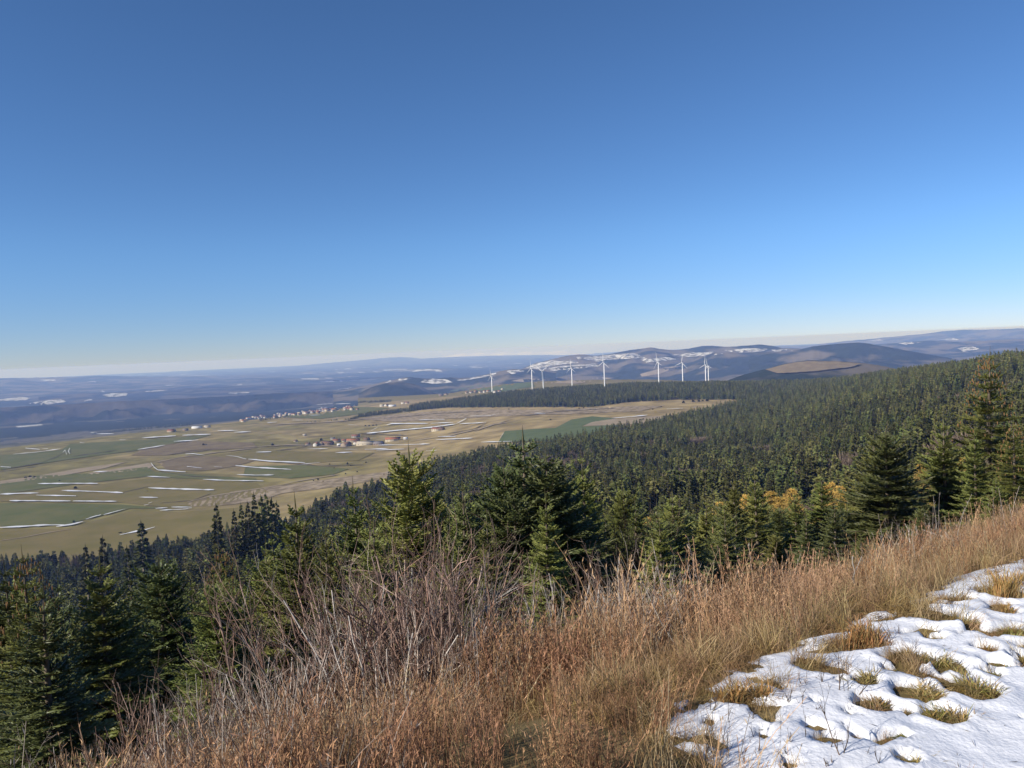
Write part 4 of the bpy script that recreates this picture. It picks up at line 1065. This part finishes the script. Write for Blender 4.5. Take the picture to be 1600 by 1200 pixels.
# ------------------------------------------------------------------ larches and bare trees
def fine_crown(seed, h, Rr, n, w, m, start=.15, e=.7, length=.5, up_=.2, mname='crown'):
    g = np.random.default_rng(seed); cr = MB(); tk = MB()
    tube(tk, [(0, 0, -.5), (0, 0, h * .5), (.05, 0, h)], [.012 * h, .008 * h, .01], 5)
    for k in range(int(n / 12)):
        t = start + (1 - start) * g.random() ** .9; L = Rr * (1 - t) ** e * g.uniform(.7, 1.1) + .15; a = g.uniform(0, 6.283)
        B0 = np.array([0, 0, h * t]); B1 = B0 + np.array([math.cos(a) * L, math.sin(a) * L, L * up_])
        tube(tk, [B0, B1], [.012, .004], 3)
        u = g.uniform(.1, 1, 14)[:, None]; B = B0 + (B1 - B0) * u
        d = nrm(B1 - B0)[None] * .6 + g.normal(0, .5, (14, 3))
        kites(cr, B, B + nrm(d) * length * g.uniform(.5, 1.2, 14)[:, None] * (.3 + .7 * (1 - t)), w, g.uniform(.75, 1.3, 14)[:, None] * np.ones(3))
    return cr.mesh(mname, m), tk.mesh('trunk', M_BARK)
LA = [fine_crown(500 + k, 8, 1.9, 6000, .014, M_LARCH, length=.42) for k in range(2)]
for k, (px_, py_, d, lab) in enumerate([(1012, 806, 62, 'orange larch peeping out right of the brown bare tree'), (1040, 800, 66, 'golden larch left of the slim fir'), (1082, 790, 70, 'pale golden larch half hidden behind the slim fir'),
                           (1126, 783, 66, 'golden larch left of the green fir with a long leader'), (1166, 772, 70, 'golden larch behind the yellowish fir'), (1205, 766, 66, 'bright golden larch right of the yellowish fir'), (1218, 775, 62, 'second golden larch right of the yellowish fir'),
                           (1236, 762, 75, 'golden larch behind the green fir at centre right'), (1296, 752, 60, 'orange larch beside the big bushy fir'), (1312, 758, 64, 'orange larch touching the left side of the big bushy fir'), (1278, 768, 66, 'golden larch in the gap left of the bushy fir'), (1438, 722, 46, 'golden larch between the bushy fir and the blue green fir'),
                           (1503, 712, 50, 'golden larch behind the yellow green fir at the right')]):
    if px_ in (1082, 1278): continue
    tp = at(px_, py_ + 4, d); gz = float(H(tp[0], tp[1])); s = (tp[2] - gz) / 8
    root = link('larch_tree', None, loc=(tp[0], tp[1], gz), rot=(0, 0, k), scale=(s * 1.1, s * 1.1, s), label=lab, category='larch', group='autumn larches')
    link('trunk', LA[k % 2][1], root); link('crown', LA[k % 2][0], root)
BT = [fine_crown(520 + k, 9, 2.6, 2600, .035, M_BROWNTREE, start=.25, e=.45, length=.9, up_=.7) for k in range(2)]
BL = [(270, 838, 400), (300, 842, 420), (318, 845, 380), (345, 838, 420), (228, 850, 430), (210, 846, 450), (455, 808, 330), (975, 815, 75), (985, 790, 110), (1390, 690, 300), (1330, 680, 420), (1345, 690, 380), (1300, 700, 330), (1255, 745, 130), (1232, 742, 140),
      (1310, 705, 360), (1480, 625, 420), (1500, 640, 380), (1130, 735, 300), (1350, 640, 700), (1080, 745, 260), (1460, 600, 800), (720, 735, 420), (500, 790, 380), (1225, 700, 500), (1565, 600, 500), (580, 765, 420)]
BL.sort()
for k, (px_, py_, d) in enumerate(BL):
    tp = at(px_, py_, d); gz = float(H(tp[0], tp[1])); s = min((tp[2] - gz) / 9, 1.9)
    zone = 'by the pasture edge' if px_ < 460 else 'among the forest spruces' if px_ < 960 else 'just behind the near firs' if d < 150 else 'on the wooded slope at the right'
    root = link('bare_tree', None, loc=(tp[0], tp[1], gz), rot=(0, 0, k), scale=s, label=f'brown leafless tree {zone}, {ordinal(k)} from the left', category='bare tree', group='leafless trees in the forest')
    link('trunk', BT[k % 2][1], root); link('crown', BT[k % 2][0], root)

# bushes on the plateau
M_BUSH = mat('bush', (0.045, 0.05, 0.028), (0.09, 0.075, 0.05), scale=.5, rough=.9, spec=.05, vary=.3)
def bush_mesh(seed):
    g = np.random.default_rng(seed); mb = MB(); n = 160
    a = g.uniform(0, 6.283, n); e = np.arcsin(g.uniform(0, 1, n)); r = g.uniform(.5, 1, n)
    d = np.stack([np.cos(a) * np.cos(e), np.sin(a) * np.cos(e), np.sin(e)], 1)
    kites(mb, d * r[:, None] * .5 + [0, 0, .2], d * r[:, None] + [0, 0, .25], .16, g.uniform(.7, 1.3, n)[:, None] * np.ones(3))
    return mb.mesh('bush', M_BUSH)
BU = [bush_mesh(k) for k in range(3)]
BS = [(40, 747, 6, 4), (47, 746, 7, 5), (54, 746, 6, 4), (118, 764, 7, 6), (93, 752, 4, 3), (318, 696, 7, 7), (322, 696, 5, 5), (426, 697, 9, 9), (502, 689, 9, 9), (529, 690, 6, 10), (571, 666, 6, 5), (577, 666, 7, 5), (583, 665.5, 7, 5), (588, 665, 6, 5),
      (543, 726, 4, 6), (515, 726, 3, 3), (522, 732, 3, 3), (572, 723, 4, 3), (548, 728, 3, 3), (558, 738, 3, 3), (600, 742, 3, 2.5), (540, 741, 3, 3), (490, 752, 3, 3), (497, 750, 3, 4), (505, 753, 3, 2.5), (188, 833, 6, 2), (196, 834, 5, 2), (1068, 630, 8, 8), (1083, 628, 8, 7), (1092, 628, 7, 8), (1105, 627, 9, 8), (1098, 627, 6, 5),
      (1076, 646, 8, 8), (1085, 645, 7, 7), (1070, 647, 5, 4), (1057, 650, 5, 5), (1038, 652, 5, 5), (1027, 653, 4, 3), (1000, 657, 6, 4), (1005, 656, 5, 4), (998, 665, 6, 6), (795, 640, 4, 4), (760, 636, 6, 3), (770, 637, 6, 3), (905, 639, 5, 4), (912, 638, 4, 4), (922, 640, 4, 3), (860, 656, 6, 3), (1045, 625, 5, 4), (690, 643, 4, 4),
      (930, 640, 3, 3), (1020, 640, 3, 3), (1033, 636, 3, 3), (640, 645, 3, 3), (230, 768, 3, 2)]
BS.sort()
for k, (px_, py_, r_, h_) in enumerate(BS):
    p, d = hit(px_, py_)
    if p is None: continue
    near = 'in the left pasture' if px_ < 400 else 'around the farming village' if px_ < 560 else 'on the brown plateau' if px_ < 960 else 'near the right end of the brown plateau'
    link('bush', BU[k % 3], loc=(p.x, p.y, p.z - .2), rot=(0, 0, k), scale=(r_ * .62, r_ * .62, h_ * .8), label=f'dark bush {near}, {ordinal(k)} bush from the left', category='bush', group='bushes scattered over the plateau')

# ------------------------------------------------------------------ bare shrubs in front
def shrub(seed, n, h, spread, m, r0=.011, wig=.10, splits=3, sub=3, lean=(0, 0), name='stems', basew=.25, start=.25):
    g = np.random.default_rng(seed); mb = MB()
    def grow(p, d, L, r, lev):
        k = 6 if lev == 0 else 4
        P = [np.array(p)]; dd = np.array(d)
        for q in range(k):
            dd = nrm(dd + g.normal(0, wig, 3) + np.array([0, 0, .07]))
            P.append(P[-1] + dd * L / k)
        rr_ = np.linspace(r, r * .45, len(P))
        c = g.uniform(.4, .8) if g.random() < .5 else g.uniform(1.1, 1.8)
        tint = np.array([1, 1, 1]) if g.random() < .6 else np.array([1.0, .89, .82])
        tube(mb, P, rr_, 3 if lev else 4, tint * c)
        if lev < 2:
            for b in range((splits if lev == 0 else sub) + int(g.integers(0, 2))):
                u = g.uniform(start if lev == 0 else .2, .95); i_ = min(int(u * k), k - 1)
                q0 = P[i_] + (P[i_ + 1] - P[i_]) * (u * k - i_)
                nd = nrm(dd + g.normal(0, .42, 3) + [0, 0, .2])
                grow(q0, nd, L * g.uniform(.28, .5), rr_[i_] * .62, lev + 1)
    for q in range(n):
        a = g.uniform(0, 6.283); b = g.uniform(0, basew)
        ang = abs(g.normal(0, spread)); a2 = a + g.normal(0, .4)
        d = nrm(np.array([math.sin(ang) * math.cos(a2) + lean[0], math.sin(ang) * math.sin(a2) + lean[1], math.cos(ang)]))
        grow((b * math.cos(a), b * math.sin(a), -.05), d, h * g.uniform(.6, 1.0), r0 * g.uniform(.7, 1.3), 0)
    return mb.mesh(name, m, True)
def put_shrub(me, px_, d, label, s=1.0, rot=0, group='leafless shrubs rising out of the dry grass', cat='shrub', name='bare_shrub'):
    r = ray(px_, 900); az = math.atan2(r[0], r[1]); x, y = d * math.sin(az), d * math.cos(az)
    o = link(name, me, loc=(x, y, float(H(x, y))), rot=(0, 0, rot), scale=s, label=label, category=cat)
    if group: o['group'] = group
    return o
S_BIG = shrub(1, 100, 1.72, .38, M_TWIG, r0=.0108, splits=4, sub=3, basew=.60, wig=.20, start=.3)
put_shrub(S_BIG, 632, 6.4, 'big leafless shrub with dense reddish grey stems at the bottom centre', 1.0)
S_TREE = shrub(2, 3, 1.85, .26, M_TWIG, r0=.010, splits=8, sub=5, basew=.1, wig=.17, start=.35)
put_shrub(S_TREE, 408, 6.6, 'thin leafless sapling with pale crooked branches left of the big shrub', 1.05, 2.0)
S_MED = [shrub(10 + k, 30, 1.1, .34, M_TWIGG if k % 2 else M_TWIG, r0=.0072, splits=3, sub=2, basew=.45, wig=.14) for k in range(4)]
for k, (px_, d, s, lab) in enumerate([(250, 6.6, .95, 'pale grey bare shrub at the lower left, in front of the wide dark fir'), (330, 6.9, .9, 'grey bare shrub just left of the thin sapling'), (185, 6.4, .62, 'low grey bare shrub, the leftmost of the shrubs'), (470, 6.0, .95, 'greyish bare shrub between the sapling and the big shrub'),
                           (545, 6.2, 1.15, 'tall pale stems on the left side of the big shrub'), (700, 6.6, 1.25, 'slanting bare stems on the right side of the big shrub'), (745, 6.3, .8, 'small bare shrub right of the big shrub'), (895, 6.8, .95, 'forked bare shrub standing against the black shade of the firs'),
                           (948, 7.2, .95, 'bare shrub right of the forked one'), (1010, 8.0, .85, 'low grey bare shrub below the brown bare tree'), (1070, 9.0, .8, 'low grey bare shrub at the top of the brown grass'), (1440, 14.0, .8, 'pale twiggy shrub in front of the black shade at the right'), (1500, 15.0, .6, 'small pale shrub under the tall coned spruce'),
                           (1120, 10.0, .6, 'small bare shrub on the crest right of the bare tree'), (640, 5.4, .8, 'short bare shrub in front of the big one'), (110, 6.6, .8, 'bare shrub at the bottom left corner of the grass'), (290, 6.2, .95, 'pale tangled shrub at the bottom left'), (380, 6.1, 1.0, 'tangled bare shrub at the foot of the thin sapling'), (430, 6.5, 1.15, 'tall stemmed bare shrub right of the thin sapling'), (590, 5.8, 1.2, 'leaning bare stems on the near left of the big shrub'), (670, 5.9, 1.1, 'leaning bare stems on the near right of the big shrub')]):
    put_shrub(S_MED[k % 4], px_, d, lab, s, k * 1.3)
# brown bare tree among the firs
S_T2 = shrub(30, 45, 3.0, .26, M_BROWNTREE, r0=.011, splits=7, sub=5, basew=.3, wig=.10)
put_shrub(S_T2, 985, 21, 'dense brown leafless tree between the dark firs and the green firs', 1.0, 0.4, cat='bare tree', name='bare_tree', group=None)
# pale dead sticks
def stick(px0, py0, px1, py1, d0, d1, r, lab):
    a, b = at(px0, py0, d0), at(px1, py1, d1); mb = MB(); c = (a + b) / 2
    k = np.linspace(0, 1, 6)[:, None]; P = a + (b - a) * k + RNG.normal(0, .012, (6, 3)); 
    tube(mb, P - a, np.linspace(r, r * .45, 6), 5, cap=True)
    e = P[3] - a; tube(mb, [e, e + (b - a) * .18 + [.08, .03, .05]], [r * .5, r * .25], 3)
    link('dead_branch', mb.mesh('dead_branch', M_TWIGG, True), loc=tuple(a), label=lab, category='dead branch', group='pale dead branches in the grass')
def gpt(px_, d):
    r = ray(px_, 900); az = math.atan2(r[0], r[1]); x, y = d * math.sin(az), d * math.cos(az); q = project(np.array([x, y, float(H(x, y))])); return float(q[0]), float(q[1])
for (px0, d, dx, dy, r, lab) in [(1338, 7.2, -8, -75, .012, 'pale upright dead stick in the grass below the bushy fir'), (1060, 5.2, -75, -150, .005, 'long thin straight stalk leaning left across the brown grass'), (1428, 9.5, -22, -60, .02, 'thick pale stub leaning left at the grass edge'),
                                 (1560, 10, -120, -40, .009, 'long pale branch lying nearly flat near the right firs'), (810, 6.6, 75, -95, .006, 'thin pale branch leaning right below the near fir'), (560, 6.6, -70, -60, .008, 'arched white branch left of the big shrub')]:
    x0, y0 = gpt(px0, d); stick(x0, y0, x0 + dx * 1.0, y0 + dy, d, d * .99, r, lab)

# ------------------------------------------------------------------ dry grass bank
def stem_clump(seed, n, h, rad, m, heads=True, w=.0024, bend=.25, head_n=6, col=(1, 1, 1), tint2=None, headl=.03):
    g = np.random.default_rng(seed); mb = MB()
    for q in range(n):
        a = g.uniform(0, 6.283); r = rad * math.sqrt(g.random()); b = np.array([r * math.cos(a), r * math.sin(a), -.04])
        hh = h * g.uniform(.55, 1.1); la = g.uniform(0, 6.283); ln = abs(g.normal(0, bend)) * hh
        k = 4; t = np.linspace(0, 1, k + 1)
        P = b + np.column_stack([ln * t ** 2 * math.cos(la), ln * t ** 2 * math.sin(la), hh * t * (1 - .12 * (ln / hh) * t)])
        c = np.array(col) * g.uniform(.6, 1.3)
        if tint2 is not None and g.random() < .35: c = np.array(tint2) * g.uniform(.8, 1.2)
        th = g.uniform(0, 3.14); sd = np.array([math.cos(th), math.sin(th), 0]); ww = w * g.uniform(.7, 1.3) * np.linspace(1, .45, k + 1)[:, None]
        V = np.stack([P - sd * ww, P + sd * ww], 1).reshape(-1, 3)
        F = np.array([[2 * i, 2 * i + 1, 2 * i + 3, 2 * i + 2] for i in range(k)])
        mb.add(V, F, np.tile(c, (len(V), 1)))
        if heads:
            u = g.uniform(.45, 1.0, head_n); Q = np.column_stack([np.interp(u, t, P[:, i]) for i in range(3)])
            d = g.normal(0, .5, (head_n, 3)) + [0, 0, .8]
            kites(mb, Q, Q + nrm(d) * headl * g.uniform(.5, 1.4, head_n)[:, None], w * 1.15, np.tile(c * 1.1, (head_n, 1)), cross=False)
    return bpy.data.objects.new('clump_source', mb.mesh('clump', m))
SRC = [stem_clump(600, 34, .62, .19, M_STRAW, head_n=10, tint2=(1.25, 1.3, 1.4)), stem_clump(601, 32, .54, .19, M_STRAW, head_n=13, col=(.9, .82, .8)), stem_clump(602, 26, .62, .16, M_STRAW, bend=.35, col=(1.1, 1.05, .95), tint2=(1.2, 1.5, 1.7)),
       stem_clump(603, 34, .40, .14, M_TAN, heads=False, bend=.6, w=.003), stem_clump(604, 34, .26, .13, M_TAN, heads=False, bend=.8, w=.003, col=(.92, .86, .66)), stem_clump(605, 20, .72, .2, M_TWIGG, head_n=4, w=.0022, bend=.18, col=(.75, .7, .68)),
       stem_clump(606, 60, .13, .15, M_TAN, heads=False, bend=1.2, w=.003, col=(.8, .75, .65))]
g = np.random.default_rng(99)
N0 = 27000
uu = g.uniform(-11, 26, N0); sv = g.uniform(-1.6, 11.5, N0)
dens = np.where(sv < 6, 1, .5) * np.clip(1 + 2.2 * fbm(uu * 1.1, sv * 1.1, 87), .35, 1)
x = PE0[0] + UE[0] * uu + NE[0] * sv; y = PE0[1] + UE[1] * uu + NE[1] * sv
azd = np.degrees(np.arctan2(x, y)); d = np.hypot(x, y)
edge = .30 * fbm(uu * .9, uu * 0 + 2.2, 81, 3) * 2
sm = (np.abs(azd) < 44) & (y > .4) & (g.random(N0) < dens) & ((sv > edge + .22 + .22 * smooth(-.4, 2.2, uu)) | ((uu < -.12 + .5 * fbm(uu * 2, sv * 2, 88)) & (sv > -1.6))) & (d > 1.9)
# thinner just inside the snow edge
x, y, uu, sv, edge = x[sm], y[sm], uu[sm], sv[sm], edge[sm]
n = len(x); nz = fbm(x * .8, y * .8, 82) ; e_ = np.maximum(sv - edge - .22 - .22 * smooth(-.4, 2.2, uu), np.minimum(-.12 - uu, 1.2))
kind = np.where(nz > .06, 0, np.where(nz > -.03, 2, 1))
rnd = g.random(n)
kind = np.where(rnd < .10, 5, kind); kind = np.where((rnd > .92), 3, kind)
kind = np.where((e_ < .45) & (rnd < .42), np.where(rnd < .26, 3, np.where(rnd < .31, 4, 6)), kind)
kind = np.where((e_ >= .45) & (e_ < .8) & (rnd < .3), 3, kind)
kind = np.where((rnd > .80) & (rnd < .86), 6, kind)
sc_ = .86 * g.uniform(.5, 1.3, n) * (1 + 1.1 * fbm(x * .35, y * .35, 83) + .9 * fbm(x * 1.3, y * 1.3, 84)) * np.clip(.45 + e_ * .5, .4, 1.0)
sc_ *= np.interp(uu, [-8, -3, 0, 3, 7, 12, 25], [.5, .7, .92, .9, .75, .66, .55])
tl = g.normal(0, .09, (n, 2)); tl[:, 1] += .08; tl[:, 0] += .45 * fbm(x * .9, y * .9, 85); tl[:, 1] += .45 * fbm(x * .9, y * .9, 86)
gn_scatter('dry_grass', np.stack([x, y, H(x, y)], -1), g.uniform(0, 6.28, n), sc_, kind, SRC, tilt=tl, label='bank of dry reddish brown weeds and grass along the track', category='dry grass')

# ------------------------------------------------------------------ snow on the track
TUFTS = [(1369, 1110, 46, .10, 0), (1432, 1088, 62, .13, 0), (1470, 1122, 52, .13, 0), (1517, 1082, 66, .14, 0), (1484, 1046, 52, .12, 0), (1412, 1030, 60, .12, 1), (1345, 1010, 80, .26, 2), (1206, 1134, 26, .09, 3), (1356, 1072, 40, .12, 1), (1150, 1092, 62, .20, 2),
         (1187, 1090, 32, .15, 1), (1568, 960, 36, .14, 2), (1510, 977, 42, .08, 0), (1530, 990, 34, .06, 0), (1577, 993, 42, .09, 0), (1540, 1018, 30, .1, 2), (1594, 1036, 24, .08, 1), (1547, 1057, 30, .06, 3), (1408, 1157, 20, .08, 3), (1420, 1196, 34, .09, 1),
         (1460, 1002, 30, .07, 0), (1572, 930, 58, .30, 2), (1390, 1052, 22, .05, 1), (1268, 1036, 22, .07, 2), (1318, 1070, 18, .06, 2), (1500, 940, 40, .07, 1), (1470, 968, 60, .06, 3), (1560, 1044, 36, .05, 3), (1440, 1040, 26, .06, 1), (1235, 1200, 24, .05, 1)]
TP = []
for (px_, py_, wpx, hh, kd) in TUFTS:
    p, d = hit(px_, py_, False); TP.append((p.x, p.y, p.z, wpx / 1208 * d * .5))
u = np.arange(-2.6, 11, .024); s = np.arange(-4.6, 1.8, .024)
U, S = np.meshgrid(u, s, indexing='ij')
Xs = PE0[0] + UE[0] * U + NE[0] * S; Ys = PE0[1] + UE[1] * U + NE[1] * S
base = H(Xs, Ys)
ed = .30 * fbm(U * .9, U * 0 + 2.2, 81, 3) * 2
rag = .26 * fbm(Xs * 2.2, Ys * 2.2, 91, 3) + .14 * fbm(Xs * 7, Ys * 7, 92, 3)
thr = .50 + .34 * smooth(-.4, 2.2, U)
tt = .043 * smooth(0, -.8, S - ed - thr + rag * 2.2) * smooth(-.42, .10, U + rag * 1.6 + .12 * S) - .018
tt = tt + smooth(0, .03, tt) * (.035 * fbm(Xs * 1.6, Ys * 1.6, 93, 3) + .022 * fbm(Xs * 5, Ys * 5, 94, 3) + .012 * fbm(Xs * 16, Ys * 16, 95, 2)) * smooth(-2.4, -1.2, S) \
     + .006 * fbm(Xs * 9, Ys * 9, 96, 3)
# bare holes where small plants stand, more of them towards the bank
hol = fbm(Xs * 4.3, Ys * 4.3, 97, 2)
hol2 = fbm(Xs * 9.5, Ys * 9.5, 99, 2)
tt -= .05 * smooth(.28, .37, hol + .12 * smooth(-1.5, 0.2, S)) * smooth(-2.6, -1.6, S) + .07 * smooth(.29, .37, hol2 + .10 * smooth(-1.5, 0.2, S)) * smooth(-2.2, -1.2, S)
for (tx, ty, tz, tr) in TP:
    q = np.hypot(Xs - tx, (Ys - ty)) / max(tr, .03) + .5 * fbm(Xs * 12, Ys * 12, 98, 2)
    tt -= .08 * smooth(1.05, .6, q)
    tt += .012 * np.exp(-((q - 1.4) / .3) ** 2)
Zs = base + tt
Vs = np.stack([Xs, Ys, Zs], -1).reshape(-1, 3)
nu, ns_ = U.shape
i = np.arange(nu - 1)[:, None] * ns_; j = np.arange(ns_ - 1)[None, :]
Fq = np.stack([i + j, i + ns_ + j, i + ns_ + j + 1, i + j + 1], -1).reshape(-1, 4)
okv = (tt > -.028).ravel()
azv = np.degrees(np.arctan2(Xs, Ys)).ravel(); dv = np.hypot(Xs, Ys).ravel()
Fq = Fq[okv[Fq].any(1)]
M_SNOW = mat('snow', (0.80, 0.81, 0.84), (0.74, 0.75, 0.78), scale=6, rough=.6, spec=.3, attr=False, bump=.006, bscale=45)
mb = MB(); mb.add(Vs, Fq[:, ::-1] if False else Fq); 
me = mb.mesh('snow', M_SNOW, True)
g = np.random.default_rng(123)
bare = np.argwhere((tt < -.002) & (S - ed < .95) & (S > -3.6) & (U > -.35) & (U < 7))
bare = bare[g.permutation(len(bare))[:3000]]
bx = Xs[bare[:, 0], bare[:, 1]] + g.uniform(-.012, .012, len(bare)); by = Ys[bare[:, 0], bare[:, 1]] + g.uniform(-.012, .012, len(bare))
gn_scatter('flattened_grass', np.stack([bx, by, H(bx, by)], -1), g.uniform(0, 6.28, len(bx)), g.uniform(.3, .6, len(bx)) * (.5 + .6 * smooth(-.5, .6, s_of(bx, by))), g.choice([6, 6, 6, 6, 6, 6, 3, 4], len(bx)), SRC, tilt=g.normal(0, .3, (len(bx), 2)), label='flattened dead grass showing through holes in the snow', category='dead grass')
onsn = np.argwhere((tt > .012) & (S > -3.4)); onsn = onsn[g.permutation(len(onsn))[:1500]]
dx, dy = Xs[onsn[:, 0], onsn[:, 1]], Ys[onsn[:, 0], onsn[:, 1]]
lit = MB(); P0_ = np.column_stack([dx, dy, Zs[onsn[:, 0], onsn[:, 1]] + .003]); aa = g.uniform(0, 6.28, len(dx)); ll = g.uniform(.008, .05, len(dx)) 
kites(lit, P0_, P0_ + np.column_stack([np.cos(aa) * ll, np.sin(aa) * ll, ll * g.uniform(0, .5, len(dx))]), .0014, g.uniform(.5, 1.2, len(dx))[:, None] * np.ones(3))
link('grass_litter', lit.mesh('grass_litter', M_WEED), kind='stuff', label='broken stalks and seeds strewn on the snow', category='litter')
snow = link('snow_cover', me, kind='structure')
bpy.context.view_layer.update()
BV_S = BVHTree.FromObject(snow, bpy.context.evaluated_depsgraph_get())

def blades(seed, n, r, h, m, cols, w=.0022, curl=.9):
    g = np.random.default_rng(seed); mb = MB()
    cores = g.normal(0, r * .42, (max(1, int(r * 45)), 2)); lean_ = g.uniform(0, 6.283)
    for q in range(n):
        a = g.uniform(0, 6.283); rr_ = abs(g.normal(0, r * .22)); cc_ = cores[g.integers(0, len(cores))]; b = np.array([cc_[0] + rr_ * math.cos(a), cc_[1] + rr_ * math.sin(a) , -.015])
        if g.random() < .45: a = lean_ + g.normal(0, .6)
        la = a + g.normal(0, .7); hh = h * g.uniform(.5, 1.15); ln = hh * curl * g.uniform(.2, 1.1)
        t = np.linspace(0, 1, 5); P = b + np.column_stack([ln * t ** 1.6 * math.cos(la), ln * t ** 1.6 * math.sin(la), hh * (t - .55 * t ** 2.5 * g.uniform(.4, 1.3))])
        th = la + 1.57 + g.normal(0, .4); sd = np.array([math.cos(th), math.sin(th), 0]); ww = w * g.uniform(.7, 1.4) * np.array([1, 1, .9, .6, .15])[:, None]
        V = np.stack([P - sd * ww, P + sd * ww], 1).reshape(-1, 3)
        F = np.array([[2 * i, 2 * i + 1, 2 * i + 3, 2 * i + 2] for i in range(4)])
        mb.add(V, F, np.tile(np.array(cols[g.integers(0, len(cols))]) * g.uniform(.7, 1.25), (len(V), 1)))
    return mb.mesh('grass_tuft', m)
CLS = [[(1, 1, 1), (.8, 1.0, .6), (1.2, 1.05, .8)], [(.9, .8, .75), (.7, .7, .6), (1.1, 1, .9)], [(1.3, 1.0, .8), (1.1, .85, .65), (1, 1, .8)], [(.5, .8, .5), (.6, .8, .6), (.9, .9, .6)]]
WORD = ['olive straw', 'dull brown', 'tall tawny', 'dark green']
rows = sorted(range(len(TUFTS)), key=lambda k: TUFTS[k][0]); ct = {}
lbl = {}
for k in rows:
    kd = TUFTS[k][4]; i_ = ct.get(kd, 0); ct[kd] = i_ + 1
    where = 'beside the smooth snow' if TUFTS[k][1] > 1070 else 'amid the snow' if TUFTS[k][1] > 1000 else 'atop the snow'
    lbl[k] = f'{WORD[kd]} grass tuft {where}, {ordinal(i_)} such tuft from the left'
for k, (px_, py_, wpx, hh, kd) in enumerate(TUFTS):
    x_, y_, z_, r_ = TP[k]
    # a tuft is an uneven clump, so join a few cores
    n = int(min(520, 90 + 2600 * r_))
    me = blades(700 + k, n, r_, hh * .78, M_TUFT, CLS[kd], w=.0022 if kd != 2 else .0018, curl=1.0 if kd != 2 else .45)
    link('grass_tuft', me, loc=(x_, y_, z_ - .005), rot=(0, 0, 0), scale=(1.15, .9, 1), label=lbl[k], category='grass tuft', group='grass tufts poking through the snow')

# dead weed stems on the snow
WD = [(1318, 1178, .26), (1290, 1165, .18), (1262, 1150, .16), (1300, 1195, .1), (1372, 1190, .11), (1232, 1155, .16), (1238, 1190, .12), (1180, 1178, .18), (1162, 1190, .17), (1140, 1180, .15), (1120, 1175, .16), (1105, 1150, .2), (1176, 1150, .16), (1232, 1095, .13), (1246, 1100, .13), (1262, 1070, .12),
      (1286, 1066, .12), (1325, 1078, .30), (1318, 1080, .28), (1332, 1079, .3), (1310, 1076, .24), (1340, 1062, .12), (1437, 1060, .13), (1448, 1062, .12), (1515, 1057, .11), (1506, 1058, .09), (1405, 990, .14), (1432, 1015, .12), (1470, 990, .1), (1548, 985, .1), (1582, 1172, .05), (1360, 1085, .04), (1385, 1122, .04),
      (1175, 1120, .14), (1207, 1110, .05), (1100, 1190, .2), (1130, 1130, .22), (1112, 1110, .2), (1276, 1110, .07), (1445, 985, .1)]
WD.sort()
for k, (px_, py_, h_) in enumerate(WD):
    r = Vector(ray(px_, py_)); q = BV_S.ray_cast(Vector(EYE), r)
    if q[0] is None:
        q = (hit(px_, py_, False)[0],)
    me = shrub(900 + k, int(RNG.integers(1, 3)), h_, .22, M_WEED, r0=.0022, splits=4, sub=1, basew=.01, wig=.12, start=.2, name='weed_stem')
    link('weed_stem', me, loc=q[0], rot=(0, 0, k), label=f'thin dead weed {"tall" if h_ > .15 else "short"} stem standing in the snow, {ordinal(k)} from the left', category='weed', group='dead weed stems in the snow')

# ------------------------------------------------------------------ haze
hz = MB(); zb, zt = -760.0, 9.0
box(hz, (0, 0, (zb + zt) / 2), (92000, 92000, zt - zb))
hm = bpy.data.materials.new('haze'); hm.use_nodes = True
for n_ in list(hm.node_tree.nodes):
    if n_.type != 'OUTPUT_MATERIAL': hm.node_tree.nodes.remove(n_)
pv = hm.node_tree.nodes.new('ShaderNodeVolumePrincipled')
pv.inputs['Color'].default_value = (0.32, 0.48, 1.0, 1); pv.inputs['Absorption Color'].default_value = (1, 1, 1, 1); pv.inputs['Density'].default_value = 0.000066
pv.inputs['Anisotropy'].default_value = 0.0
hm.node_tree.links.new(pv.outputs[0], hm.node_tree.nodes['Material Output'].inputs['Volume'])
link('haze', hz.mesh('haze', hm), kind='stuff')
